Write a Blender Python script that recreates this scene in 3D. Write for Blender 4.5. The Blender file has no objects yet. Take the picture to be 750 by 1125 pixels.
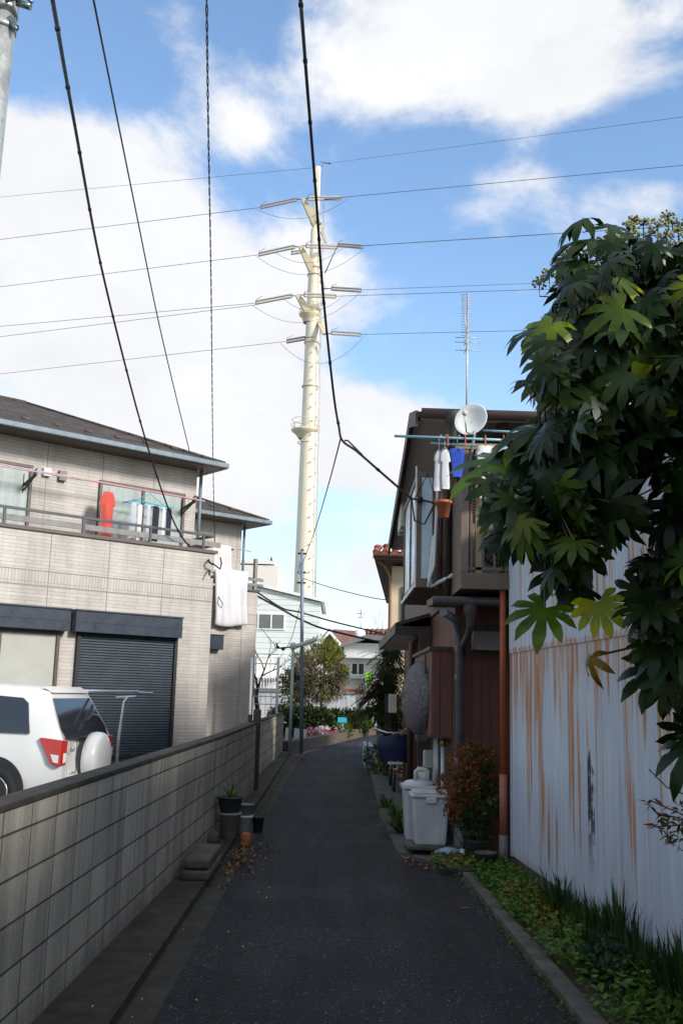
import bpy, math, random
from mathutils import Vector, Matrix, Quaternion
R_ = random.Random(7)
sc = bpy.context.scene; C = sc.collection
# ---------------------------------------------------------------- camera model (750x1125 photo)
F_=1094.0; PW=750.0; PH=1125.0; roll=math.radians(1.55)
pitch=math.atan((761-562.5)*math.cos(roll)/F_); CZ=1.6
cp,sp=math.cos(pitch),math.sin(pitch); cr,sr=math.cos(roll),math.sin(roll)
FW=Vector((0,cp,sp)); U0=Vector((0,-sp,cp))
RT=Vector((cr,0,0))+U0*sr; UP=U0*cr-Vector((sr,0,0))
def ray(x,y): return FW+RT*((x-PW/2)/F_)+UP*((PH/2-y)/F_)
def P(x,y,Y):
    d=ray(x,y); t=Y/d.y; return Vector((d.x*t,Y,CZ+d.z*t))
def proj(p):
    v=Vector(p)-Vector((0,0,CZ)); z=v.dot(FW)
    return (PW/2+F_*v.dot(RT)/z, PH/2-F_*v.dot(UP)/z)
# ---------------------------------------------------------------- mesh helper
class MB:
    def __init__(s): s.v=[]; s.f=[]; s.c=[]; s.smooth=[]; s.col=None; s.hascol=False
    def add(s,verts,faces,smooth=False):
        n=len(s.v); s.v+= [Vector(v) for v in verts]
        for f in faces:
            s.f.append([n+i for i in f]); s.c.append(s.col); s.smooth.append(smooth)
        return s
    def box(s,x0,x1,y0,y1,z0,z1,M=None):
        vs=[(x,y,z) for z in (z0,z1) for (x,y) in ((x0,y0),(x1,y0),(x1,y1),(x0,y1))]
        if M: vs=[M(Vector(v)) for v in vs]
        return s.add(vs,[(3,2,1,0),(4,5,6,7),(0,1,5,4),(1,2,6,5),(2,3,7,6),(3,0,4,7)])
    def bar(s,a,b,w,h,up=(0,0,1)):
        a=Vector(a);b=Vector(b);d=(b-a).normalized();u=Vector(up)
        if abs(d.dot(u))>.98: u=Vector((0,1,0))
        l=d.cross(u).normalized();u=l.cross(d)
        vs=[p+l*i*w/2+u*j*h/2 for p in (a,b) for (i,j) in ((-1,-1),(1,-1),(1,1),(-1,1))]
        return s.add(vs,[(3,2,1,0),(4,5,6,7),(0,1,5,4),(1,2,6,5),(2,3,7,6),(3,0,4,7)])
    def tube(s,pts,r,n=8,cap=True):
        pts=[Vector(p) for p in pts]; rs=r if isinstance(r,(list,tuple)) else [r]*len(pts)
        m=len(pts); vs=[]; prev=None
        for i,p in enumerate(pts):
            d=(pts[min(i+1,m-1)]-pts[max(i-1,0)])
            if d.length<1e-9: d=Vector((0,0,1))
            d.normalize()
            if prev is None:
                a=Vector((0,0,1)) if abs(d.z)<.9 else Vector((1,0,0)); l=d.cross(a).normalized()
            else:
                l=prev-d*prev.dot(d); l.normalize()
            prev=l; u=d.cross(l)
            vs+=[p+(l*math.cos(2*math.pi*k/n)+u*math.sin(2*math.pi*k/n))*rs[i] for k in range(n)]
        fs=[(i*n+k,i*n+(k+1)%n,(i+1)*n+(k+1)%n,(i+1)*n+k) for i in range(m-1) for k in range(n)]
        s.add(vs,fs,True)
        if cap:
            b=len(s.v)-len(vs)
            s.f.append([b+k for k in range(n)][::-1]); s.c.append(s.col); s.smooth.append(False)
            s.f.append([b+(m-1)*n+k for k in range(n)]); s.c.append(s.col); s.smooth.append(False)
        return s
    def prism(s,poly,a,b):      # poly: list of points (3d) extruded by vector from a(0) to b
        n=len(poly); A=[Vector(p)+Vector(a) for p in poly]; B=[Vector(p)+Vector(b) for p in poly]
        return s.add(A+B,[tuple(range(n))[::-1],tuple(range(n,2*n))]+[(i,(i+1)%n,n+(i+1)%n,n+i) for i in range(n)])
    def quad(s,a,b,c,d): return s.add([a,b,c,d],[(0,1,2,3)])
    def lathe(s,prof,c,n=24,axis='z'):
        vs=[];c=Vector(c)
        for (r,h) in prof:
            for k in range(n):
                a=2*math.pi*k/n; x,y=r*math.cos(a),r*math.sin(a)
                vs.append(c+(Vector((x,y,h)) if axis=='z' else Vector((h,x,y)) if axis=='x' else Vector((x,h,y))))
        m=len(prof)
        return s.add(vs,[(i*n+k,i*n+(k+1)%n,(i+1)*n+(k+1)%n,(i+1)*n+k) for i in range(m-1) for k in range(n)],True)
    def ball(s,c,r,n=8,m=5,sq=(1,1,1)):
        c=Vector(c);vs=[]
        for j in range(m+1):
            t=math.pi*j/m
            for k in range(n):
                a=2*math.pi*k/n; vs.append(c+Vector((math.sin(t)*math.cos(a)*r*sq[0],math.sin(t)*math.sin(a)*r*sq[1],math.cos(t)*r*sq[2])))
        return s.add(vs,[(j*n+k,(j+1)*n+k,(j+1)*n+(k+1)%n,j*n+(k+1)%n) for j in range(m) for k in range(n)],True)
    def build(s,name,m,parent=None,bevel=0,kind=None,label=None,cat=None,group=None,solid=0,sub=0):
        me=bpy.data.meshes.new(name); vs=s.v; loc=Vector((0,0,0))
        root=parent
        while root is not None and root.parent is not None: root=root.parent
        if root is not None:
            iw=root.matrix_basis.inverted(); vs=[iw@v for v in vs]
        elif kind!='structure' and vs:
            xs=[v.x for v in vs];ys=[v.y for v in vs];zs=[v.z for v in vs]
            loc=Vector(((min(xs)+max(xs))/2,(min(ys)+max(ys))/2,min(zs))); vs=[v-loc for v in vs]
        me.from_pydata([tuple(v) for v in vs],[],s.f)
        me.polygons.foreach_set('use_smooth',s.smooth)
        if any(c is not None for c in s.c):
            ca=me.color_attributes.new('tint','FLOAT_COLOR','CORNER'); buf=[]
            for f,c in zip(s.f,s.c):
                c=c or (1,1,1)
                for _ in f: buf+= [c[0],c[1],c[2],1]
            ca.data.foreach_set('color',buf)
        me.materials.append(m); me.update()
        o=bpy.data.objects.new(name,me); C.objects.link(o); o.location=loc
        if parent is not None:
            o.parent=parent
            # children of parts: parts sit at identity, so the same root frame holds
        if bevel:
            b=o.modifiers.new('b','BEVEL'); b.width=bevel; b.segments=2; b.limit_method='ANGLE'; b.angle_limit=math.radians(40)
        if solid:
            q=o.modifiers.new('s','SOLIDIFY'); q.thickness=solid; q.offset=0
        if sub:
            q=o.modifiers.new('u','SUBSURF'); q.levels=sub; q.render_levels=sub
        if kind: o['kind']=kind
        if label: o['label']=label
        if cat: o['category']=cat
        if group: o['group']=group
        return o
def each(mb,name,m,parent,**k):
    par=list(range(len(mb.v)))
    def fd(i):
        while par[i]!=i: par[i]=par[par[i]]; i=par[i]
        return i
    for f in mb.f:
        r=fd(f[0])
        for i in f[1:]: par[fd(i)]=r
    gr={}
    for fi,f in enumerate(mb.f): gr.setdefault(fd(f[0]),[]).append(fi)
    out=[]
    for g in gr.values():
        q=MB(); ix={}
        for fi in g:
            nf=[]
            for i in mb.f[fi]:
                if i not in ix: ix[i]=len(q.v); q.v.append(mb.v[i])
                nf.append(ix[i])
            q.f.append(nf); q.c.append(mb.c[fi]); q.smooth.append(mb.smooth[fi])
        out.append(q.build(name,m,parent,**k))
    return out
def thing(name,label,cat,loc=(0,0,0),rz=0,group=None):
    o=bpy.data.objects.new(name,None); C.objects.link(o); o.empty_display_size=.2
    o.matrix_basis=Matrix.Translation(Vector(loc))@Matrix.Rotation(rz,4,'Z')
    o['label']=label; o['category']=cat
    if group: o['group']=group
    return o
def box(*a): return MB().box(*a)
def sag(a,b,drop,n=16):
    a=Vector(a);b=Vector(b)
    return [a.lerp(b,i/n)-Vector((0,0,drop*4*(i/n)*(1-i/n))) for i in range(n+1)]
# ---------------------------------------------------------------- materials
class NT:
    def __init__(s,name):
        s.m=bpy.data.materials.new(name); s.m.use_nodes=True; s.t=s.m.node_tree; s.b=s.t.nodes['Principled BSDF']
        s.obj=None
    def n(s,ty,**k):
        q=s.t.nodes.new(ty)
        for a,v in k.items(): setattr(q,a,v)
        return q
    def l(s,a,b): s.t.links.new(a,b)
    def co(s,scale=(1,1,1),rot=(0,0,0)):
        if not s.obj: s.obj=s.n('ShaderNodeTexCoord').outputs['Object']
        m=s.n('ShaderNodeMapping'); m.inputs['Scale'].default_value=scale; m.inputs['Rotation'].default_value=rot; s.l(s.obj,m.inputs[0]); return m.outputs[0]
    def noise(s,scale=5,detail=5,rough=.6,vec=(1,1,1)):
        q=s.n('ShaderNodeTexNoise'); q.inputs['Scale'].default_value=scale; q.inputs['Detail'].default_value=detail; q.inputs['Roughness'].default_value=rough
        s.l(s.co(vec),q.inputs['Vector']); return q.outputs['Fac']
    def ramp(s,fac,stops):
        q=s.n('ShaderNodeValToRGB'); e=q.color_ramp.elements
        while len(e)<len(stops): e.new(.5)
        for i,(p,c) in enumerate(stops):
            e[i].position=p; e[i].color=(c,c,c,1) if isinstance(c,(int,float)) else (*c,1)
        s.l(fac,q.inputs[0]); return q.outputs['Color']
    def mix(s,fac,a,b,mode='MIX'):
        q=s.n('ShaderNodeMix',data_type='RGBA',blend_type=mode)
        for soc,v in ((q.inputs[0],fac),(q.inputs[6],a),(q.inputs[7],b)):
            if isinstance(v,(int,float)): soc.default_value=v
            elif isinstance(v,tuple): soc.default_value=(*v,1)
            else: s.l(v,soc)
        return q.outputs[2]
    def math(s,op,a,b=0.0,c=None):
        q=s.n('ShaderNodeMath',operation=op)
        for i,v in enumerate((a,b) if c is None else (a,b,c)):
            if isinstance(v,(int,float)): q.inputs[i].default_value=v
            else: s.l(v,q.inputs[i])
        return q.outputs[0]
    def xyz(s):
        q=s.n('ShaderNodeSeparateXYZ'); s.l(s.co(),q.inputs[0]); return q.outputs
    def bump(s,h,strength=.3,dist=.01):
        q=s.n('ShaderNodeBump'); q.inputs['Strength'].default_value=strength; q.inputs['Distance'].default_value=dist
        s.l(h,q.inputs['Height']); s.l(q.outputs[0],s.b.inputs['Normal'])
    def done(s,col=None,rough=.7,spec=.4,metal=0):
        if col is not None:
            if isinstance(col,tuple): s.b.inputs['Base Color'].default_value=(*col,1)
            else: s.l(col,s.b.inputs['Base Color'])
        if isinstance(rough,(int,float)): s.b.inputs['Roughness'].default_value=rough
        else: s.l(rough,s.b.inputs['Roughness'])
        s.b.inputs['Specular IOR Level'].default_value=spec; s.b.inputs['Metallic'].default_value=metal
        return s.m
def plain(name,c,rough=.7,var=.25,scale=6,spec=.4,metal=0,bump=0,vec=(1,1,1)):
    t=NT(name); n=t.noise(scale,6,.65,vec)
    a=tuple(q*(1-var) for q in c); b=tuple(min(1,q*(1+var*.7)) for q in c)
    col=t.ramp(n,[(.3,a),(.7,b)])
    if bump: t.bump(n,bump,.01)
    r=t.ramp(t.noise(scale*2.3,4),[(.3,max(0,rough-.1)),(.7,min(1,rough+.1))])
    return t.done(col,r,spec,metal)
def boxcoord(t):
    x,y,z=t.xyz(); c=t.n('ShaderNodeCombineXYZ'); t.l(t.math('ADD',x,y),c.inputs[0]); t.l(z,c.inputs[1]); return c.outputs[0],z
def brick(t,vec,w,h,c1,c2,mortar,ms=.01,off=.5,bias=0,sm=.1):
    q=t.n('ShaderNodeTexBrick',offset=off,squash=1.0)
    t.l(vec,q.inputs['Vector']); q.inputs['Scale'].default_value=1
    q.inputs['Brick Width'].default_value=w; q.inputs['Row Height'].default_value=h; q.inputs['Mortar Size'].default_value=ms
    q.inputs['Mortar Smooth'].default_value=sm; q.inputs['Bias'].default_value=bias
    q.inputs['Color1'].default_value=(*c1,1); q.inputs['Color2'].default_value=(*c2,1); q.inputs['Mortar'].default_value=(*mortar,1)
    return q
def m_tile():
    t=NT('tile_siding'); v,z=boxcoord(t)
    b=brick(t,v,.46,.062,(.50,.455,.41),(.435,.40,.36),(.27,.25,.225),.004,.5)
    b2=brick(t,v,.058,.30,(.49,.445,.39),(.43,.39,.345),(.27,.24,.21),.0045,0)
    band=t.math('MULTIPLY',t.math('GREATER_THAN',z,3.24),t.math('LESS_THAN',z,3.49))
    col=t.mix(band,b.outputs['Color'],b2.outputs['Color'])
    st=t.ramp(t.noise(1.3,6,.7,(1,1,.25)),[(.35,.74),(.62,1.05)])
    col=t.mix(1.0,col,st,'MULTIPLY')
    j1=brick(t,v,1.1,40,(0,0,0),(0,0,0),(1,1,1),.009,0)
    col=t.mix(j1.outputs['Fac'],col,(.2,.18,.16))
    e=t.math('ADD',t.math('LESS_THAN',t.math('ABSOLUTE',t.math('SUBTRACT',z,3.24)),.009),t.math('LESS_THAN',t.math('ABSOLUTE',t.math('SUBTRACT',z,3.49)),.009))
    col=t.mix(e,col,(.2,.18,.16))
    t.bump(b.outputs['Fac'],-.25,.004)
    return t.done(col,.55,.3)
def m_block():
    t=NT('concrete_block'); v,z=boxcoord(t)
    b=brick(t,v,.39,.193,(.49,.45,.38),(.37,.34,.285),(.10,.093,.08),.006,0,0,.25)
    s=t.ramp(t.noise(5,8,.75,(1,1,.13)),[(.34,.5),(.6,1.12)])
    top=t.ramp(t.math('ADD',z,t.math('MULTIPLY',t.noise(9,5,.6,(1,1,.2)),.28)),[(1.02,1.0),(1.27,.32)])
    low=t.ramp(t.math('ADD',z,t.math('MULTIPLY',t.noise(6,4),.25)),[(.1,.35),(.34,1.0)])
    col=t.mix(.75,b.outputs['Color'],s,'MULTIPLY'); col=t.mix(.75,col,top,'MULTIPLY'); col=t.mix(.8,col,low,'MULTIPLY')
    g=t.noise(70,4,.6); col=t.mix(.25,col,t.ramp(g,[(.3,.5),(.7,1.3)]),'MULTIPLY')
    t.bump(t.math('ADD',t.math('MULTIPLY',b.outputs['Fac'],-1.0),t.math('MULTIPLY',g,.35)),.7,.008)
    return t.done(col,.9,.2)
def m_asphalt():
    t=NT('asphalt'); n=t.noise(1.1,6,.6); g=t.n('ShaderNodeTexVoronoi'); g.inputs['Scale'].default_value=75; t.l(t.co(),g.inputs['Vector'])
    g2=t.n('ShaderNodeTexVoronoi'); g2.inputs['Scale'].default_value=34; t.l(t.co(),g2.inputs['Vector'])
    col=t.ramp(n,[(.3,(.017,.017,.018)),(.7,(.032,.032,.034))])
    col=t.mix(.7,col,t.ramp(g.outputs['Distance'],[(.0,4.2),(.22,.9),(.45,.2)]),'MULTIPLY')
    sp=t.ramp(g2.outputs['Distance'],[(.10,1.0),(.21,0.0)]); ok=t.ramp(t.noise(11,2),[(.42,0.0),(.55,.8)])
    col=t.mix(t.math('MULTIPLY',sp,ok),col,(.30,.295,.28))
    st=t.ramp(t.noise(3,5,.7,(1,.12,1)),[(.38,.5),(.62,1.35)]); col=t.mix(.8,col,st,'MULTIPLY')
    pt=t.ramp(t.noise(.55,3,.4),[(.50,1.0),(.515,1.45)]); col=t.mix(.8,col,pt,'MULTIPLY')
    ck=t.n('ShaderNodeTexVoronoi',feature='DISTANCE_TO_EDGE'); ck.inputs['Scale'].default_value=.55; wv=t.n('ShaderNodeMix',data_type='RGBA'); wv.inputs[0].default_value=.12; t.l(t.co((1,.5,1)),wv.inputs[6]); wn=t.n('ShaderNodeTexNoise'); wn.inputs['Scale'].default_value=4; t.l(t.co(),wn.inputs['Vector']); t.l(wn.outputs['Color'],wv.inputs[7]); t.l(wv.outputs[2],ck.inputs['Vector'])
    crk=t.ramp(ck.outputs['Distance'],[(.004,.35),(.010,1.0)]); col=t.mix(t.ramp(t.noise(.7,2),[(.48,0.0),(.56,.9)]),col,t.mix(1.0,col,crk,'MULTIPLY'))
    t.bump(t.math('ADD',g.outputs['Distance'],t.math('MULTIPLY',g2.outputs['Distance'],.6)),.9,.008)
    return t.done(col,.8,.35)
def m_tin():
    t=NT('rusty_painted_tin'); x,y,z=t.xyz()
    base=t.ramp(t.noise(2.2,6,.65,(1,1,.3)),[(.3,(.43,.47,.53)),(.7,(.53,.57,.62))])
    v=t.noise(1.0,3,.5,(1,24,.5)); v2=t.noise(1.0,2,.5,(1,1.1,.9)); v3=t.noise(1,4,.6,(1,70,.9))
    # streaks start at the screws of the horizontal seam and run down
    dn=t.ramp(z,[(.24,0.0),(.39,.14),(.62,1.0),(.685,1.0),(.692,.1),(1.0,.45)])  # z/3
    zz=t.math('DIVIDE',z,3.0)
    for lk in list(dn.node.inputs[0].links): t.t.links.remove(lk)
    t.l(zz,dn.node.inputs[0])
    s=t.math('ADD',t.math('MULTIPLY',v,1.0),t.math('MULTIPLY',t.math('SUBTRACT',v2,.5),.5))
    s=t.math('ADD',s,t.math('MULTIPLY',t.math('SUBTRACT',dn,.75),.18))
    m1=t.ramp(s,[(.44,0.0),(.54,.95)]); thin=t.ramp(v3,[(.42,.15),(.52,1.0)])
    rm=t.math('MULTIPLY',m1,thin)
    rust=t.ramp(t.noise(14,5,.7,(1,3,.4)),[(.3,(.33,.11,.035)),(.7,(.52,.24,.09))])
    halo=t.ramp(s,[(.42,0.0),(.64,.62)])
    col=t.mix(halo,base,(.46,.40,.32)); col=t.mix(rm,col,rust)
    fine=t.ramp(t.noise(1,3,.6,(1,45,.6)),[(.3,.86),(.7,1.06)]); col=t.mix(.8,col,fine,'MULTIPLY')
    # black peeling streak where the coating has come off
    yd=t.math('ABSOLUTE',t.math('ADD',t.math('SUBTRACT',y,0.0),t.math('MULTIPLY',t.math('SUBTRACT',t.noise(5,3,.6,(.01,.3,1)),.5),.25)))
    blk=t.math('MULTIPLY',t.ramp(t.math('ADD',yd,t.math('MULTIPLY',t.noise(1,4,.7,(1,75,4)),.22)),[(.150,1.0),(.172,0.0)]),t.math('MULTIPLY',t.math('LESS_THAN',t.math('ADD',z,t.math('MULTIPLY',t.math('ABSOLUTE',y),3.5)),1.3),t.ramp(z,[(.35,0.0),(.75,1.0)])))
    col=t.mix(blk,col,(.035,.035,.045))
    rim=t.ramp(t.math('ADD',z,t.math('MULTIPLY',t.noise(3,4,.7),.25)),[(.18,1.0),(.34,0.0)]); col=t.mix(t.math('MULTIPLY',rim,.7),col,(.24,.13,.08))
    return t.done(col,.55,.35)
def m_rooftile(name,c,row=.28,w=.3):
    t=NT(name); x,y,z=t.xyz(); cc=t.n('ShaderNodeCombineXYZ'); t.l(x,cc.inputs[0]); t.l(t.math('MULTIPLY',z,2.2),cc.inputs[1])
    b=brick(t,cc.outputs[0],w,row,c,tuple(q*.72 for q in c),tuple(q*.35 for q in c),.02,.5)
    col=t.mix(.7,b.outputs['Color'],t.ramp(t.noise(3,6,.7),[(.3,.6),(.7,1.25)]),'MULTIPLY')
    t.bump(b.outputs['Fac'],-.6,.02); return t.done(col,.8,.25)
def m_siding(name,c,pitch=.11,axis='xy',wear=.35):
    t=NT(name); x,y,z=t.xyz(); h=t.math('ADD',x,y) if axis=='xy' else z
    w=t.math('FRACT',t.math('DIVIDE',h,pitch)); g=t.ramp(w,[(.0,0.0),(.06,1.0),(.94,1.0),(1.0,0.0)])
    col=t.ramp(t.noise(3,6,.7,(1,1,.2)),[(.3,tuple(q*(1-wear) for q in c)),(.7,tuple(q*(1+wear*.6) for q in c))])
    col=t.mix(g,tuple(q*.3 for q in c),col); t.bump(g,.6,.01)
    return t.done(col,.6,.35)
def m_leaf(name,c1,c2,rough=.35,tr=.15,spec=.5,scale=6,tint=True):
    t=NT(name); n=t.noise(scale,4,.6); col=t.ramp(n,[(.3,c1),(.7,c2)])
    if tint:
        a=t.n('ShaderNodeVertexColor',layer_name='tint'); col=t.mix(1.0,col,a.outputs['Color'],'MULTIPLY')
    t.bump(t.noise(40,3),.15,.004)
    m=t.done(col,rough,spec)
    if tr:
        tl=t.n('ShaderNodeBsdfTranslucent'); q=t.mix(1.0,col,(1.6,1.9,.7),'MULTIPLY'); t.l(q,tl.inputs['Color'])
        mx=t.n('ShaderNodeMixShader'); mx.inputs[0].default_value=tr
        t.l(t.b.outputs[0],mx.inputs[1]); t.l(tl.outputs[0],mx.inputs[2]); t.l(mx.outputs[0],t.t.nodes['Material Output'].inputs['Surface'])
    return m
def m_glass(name,c,rough=.06):
    t=NT(name); return t.done(c,rough,.9)
M={}
M['tile']=m_tile(); M['block']=m_block(); M['asphalt']=m_asphalt(); M['tin']=m_tin()
M['slate']=m_rooftile('roof_slate',(.085,.07,.06),.3,.5); M['redtile']=m_rooftile('red_roof_tile',(.36,.11,.07),.24,.26); M['brownroof']=m_rooftile('brown_roof_tile',(.30,.15,.11),.3,.3)
M['gutterblue']=plain('blue_grey_gutter',(.16,.20,.23),.45); M['brownframe']=plain('bronze_frame',(.10,.075,.065),.45,.15)
M['darkrail']=plain('dark_rail',(.06,.06,.065),.45,.15); M['greyrail']=plain('weathered_grey_rail',(.20,.19,.18),.6)
M['shutter']=plain('navy_shutter',(.055,.07,.085),.45,.18,3); M['shutterbox']=plain('navy_shutter_box',(.028,.038,.055),.4,.18,3)
M['frost']=plain('frosted_pane',(.42,.42,.38),.25,.1,1.5); M['curtain']=plain('sheer_curtain',(.33,.37,.35),.3,.22,9,vec=(1,1,.05)); M['darkglass']=m_glass('dark_glass',(.02,.025,.03))
M['concrete']=plain('concrete',(.105,.095,.08),.9,.5,5,bump=.6); M['darkconc']=plain('mossy_dark_concrete',(.050,.044,.033),.95,.5,5,bump=.6)
M['apron']=plain('worn_concrete',(.10,.095,.088),.9,.45,3,bump=.4); M['soil']=plain('soil',(.06,.045,.03),1,.5,8,bump=.8)
M['gravel']=plain('yard_ground',(.16,.15,.13),.95,.35,7,bump=.6)
M['carwhite']=plain('white_car_paint',(.68,.68,.66),.18,.03,1,spec=.6); M['rubber']=plain('rubber',(.02,.02,.02),.85,.2); M['alloy']=plain('alloy',(.55,.55,.56),.3,.1,metal=.8)
M['redlamp']=m_glass('red_lamp_lens',(.42,.01,.01),.12); M['clearlamp']=m_glass('clear_lamp_lens',(.7,.7,.7),.15); M['blacktrim']=plain('black_trim',(.02,.02,.022),.5,.1)
M['galv']=plain('galvanised_steel',(.42,.43,.42),.45,.3,14,metal=.55); M['steel']=plain('steel_tube',(.75,.75,.75),.35,.15,metal=.7)
M['tower']=plain('cream_tower_paint',(.70,.64,.50),.5,.07,.15); M['towerdark']=plain('cream_arm_paint',(.62,.54,.38),.55,.1,.4)
M['insul']=plain('porcelain_grey',(.36,.33,.29),.35,.1); M['wire']=plain('black_cable',(.012,.012,.014),.6,.1); M['wiregrey']=plain('conductor_grey',(.10,.11,.12),.6,.1)
M['greypole']=plain('grey_painted_pole',(.20,.25,.30),.55,.15,5); M['greenpole']=plain('pale_green_pole',(.42,.52,.47),.55,.15,5)
M['white']=plain('white_paint',(.72,.72,.70),.5,.08,3); M['dishw']=plain('dish_white',(.66,.66,.62),.45,.06,3)
M['brownsid']=m_siding('brown_siding',(.15,.055,.038),.105); M['brownlane']=m_siding('brown_lane_siding',(.13,.07,.05),.12); M['brownbox']=m_siding('brown_box_siding',(.16,.062,.045),.13)
M['brownwood']=plain('brown_wood',(.075,.045,.035),.6,.3,5); M['tan']=plain('tan_wood',(.30,.20,.115),.6,.2,8,vec=(1,1,.2)); M['balbrown']=plain('balcony_bronze',(.16,.115,.085),.5,.15)
M['soffit']=plain('soffit_board',(.72,.68,.62),.8,.12,3); M['roofdark']=plain('dark_roof_metal',(.05,.042,.04),.55,.25)
M['pipegrey']=plain('grey_pipe',(.15,.155,.165),.5,.2); M['pipebrown']=plain('brown_pipe',(.10,.05,.04),.5,.2); M['pipeorange']=plain('orange_pipe',(.36,.085,.025),.5,.25,3,vec=(1,1,.3)); M['pipewhite']=plain('white_pipe',(.6,.6,.58),.5,.1)
M['cream']=plain('cream_stucco',(.60,.50,.34),.85,.12,3,bump=.2); M['acwhite']=plain('aged_white_plastic',(.55,.53,.45),.5,.15,4); M['binwhite']=plain('bin_plastic',(.58,.58,.59),.5,.28,3,vec=(1,1,.5))
M['terracotta']=plain('terracotta',(.42,.12,.05),.7,.2); M['bluepole']=plain('pale_blue_pole',(.22,.42,.50),.35,.1); M['pinkpole']=plain('pink_pole',(.55,.28,.32),.4,.15)
M['cloth']=plain('white_cloth',(.60,.59,.60),.9,.06,5); M['clothpink']=plain('blush_cloth',(.60,.53,.51),.9,.05); M['clothred']=plain('coral_cloth',(.50,.075,.055),.9,.1); M['clothblue']=plain('blue_cloth',(.02,.06,.35),.9,.1)
M['clothblack']=plain('black_cloth',(.02,.02,.03),.95,.1); M['clothgrey']=plain('grey_cloth',(.42,.43,.47),.95,.1); M['tarp']=plain('navy_cover',(.008,.015,.055),.55,.2)
M['bark']=plain('bark',(.13,.10,.08),.95,.35,12,bump=.8); M['redbark']=plain('red_brown_bark',(.16,.08,.06),.95,.3,12); M['stem']=plain('green_brown_stem',(.07,.065,.035),.8,.3)
M['fatsia']=m_leaf('fatsia_leaf',(.0075,.018,.004),(.023,.042,.008),.33,.10,.17)
M['berry']=m_leaf('berry',(.20,.20,.045),(.30,.27,.08),.6,0,.3)
M['foliage']=m_leaf('foliage',(.035,.06,.015),(.07,.10,.03),.6,.12,.3); M['grass']=m_leaf('weeds',(.05,.10,.02),(.10,.18,.035),.6,.2,.3)
M['flower']=m_leaf('petals',(.55,.55,.55),(.65,.65,.65),.7,.1,.2)
M['palegreen']=m_siding('pale_green_wall',(.66,.70,.66),.25,'z',.06); M['offwhite']=plain('off_white_render',(.66,.66,.64),.85,.06,1); M['pinkcream']=plain('pale_cream_render',(.66,.62,.55),.85,.06,1)
M['fencewhite']=m_siding('white_fence_panel',(.42,.43,.45),.2); M['brickkerb']=plain('red_brick_kerb',(.10,.07,.052),.9,.35,7)
M['neon']=plain('yellow_green_banner',(.42,.95,.03),.6,.05); M['greenpaint']=plain('green_marks',(.05,.32,.04),.6,.05); M['cyan']=plain('cyan_sign',(.03,.42,.55),.5,.1)
M['domegrey']=plain('mottled_grey_sheet',(.13,.12,.122),.8,.6,26,bump=.5); M['bluepaint']=plain('pale_blue_paint',(.33,.42,.55),.6,.3,5)
M['litter']=m_leaf('dry_leaves',(.20,.09,.04),(.36,.18,.08),.9,0,.2)
# ================================================================ SETTING
def sheet(poly,z,name,m,th=0):
    b=MB()
    if th: b.prism([(x,y,z) for x,y in poly],(0,0,-th),(0,0,0))
    else: b.add([(x,y,z) for x,y in poly],[tuple(range(len(poly)))])
    return b.build(name,m,kind='structure')
sheet([(-400,-60),(400,-60),(400,600),(-400,600)],-.03,'ground',M['gravel'])
laneL=[(-.84,-8),(-.86,24.5),(-.80,27),(-.12,31.8),(.62,35.9),(1.3,39.3),(2.9,45),(7,52)]
laneR=[(12,50),(5.5,42),(3.2,37),(1.6,32),(1.0,28),(.82,24),(.62,13.6),(.66,10.6),(1.18,9.5),(1.28,4.9),(1.66,-8)]
sheet(laneL+laneR,0,'lane',M['asphalt'])
sheet([(-1.03,-8),(-.84,-8),(-.86,24.5),(-.80,27),(-1.2,27)],-.004,'concrete_strip',M['darkconc'])
# raised dark ledge between the wall and the gutter
sheet([(-1.55,-8),(-.99,-8),(-1.03,9.4),(-1.16,26.8),(-1.6,26.8)],.055,'ledge',M['darkconc'],.12)
sheet([(.62,13.6),(.66,10.6),(1.18,9.5),(1.7,9.8),(1.3,14),(1.3,22),(.75,22)],.03,'concrete_apron',M['apron'],.08)
kb=MB(); kb.prism([(1.17,9.36,.05),(1.27,9.36,.05),(1.37,5.36,.05),(1.75,-8,.05),(1.62,-8,.05),(1.255,5.36,.05)],(0,0,-.1),(0,0,0)); kb.build('kerb',M['concrete'],bevel=.01,kind='structure')
sheet([(1.27,9.36),(1.37,5.36),(1.75,-8),(2.7,-8),(1.94,5.82),(1.69,9.81),(1.3,10.6),(1.1,10.4)],.02,'planting_bed',M['soil'],.06)
# far garden
sheet([(-6,26.9),(-1.35,26.9),(-.32,31.9),(.42,36.1),(1.1,39.5),(2.7,45.3),(2.0,47),(-12,47)],.12,'garden_soil',M['soil'],.1)
# gutter seam grate
g=MB()
for i in range(9): g.box(-1.0,-.72,9.75+i*.055,9.78+i*.055,.002,.012)
g.box(-1.02,-.7,9.72,10.25,-.002,.004); g.build('drain_grate',M['darkconc'],label='dark concrete drain grate set in the left gutter of the lane',cat='drain grate')
# kerb stones on ledge
k=MB(); k.box(-1.24,-1.0,8.55,9.5,.055,.13); k.box(-1.22,-1.01,8.58,9.47,.14,.22)
k.build('kerb_stone',M['concrete'],bevel=.02,label='two mossy kerb stones stacked flat beside the block wall',cat='kerb stone')
b_=MB(); b_.box(-1.3,-1.16,10.5,10.7,.055,.17); b_.build('stone_lump',M['concrete'],bevel=.04,label='small grey stone at the foot of the block wall by the pots',cat='stone')

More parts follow.
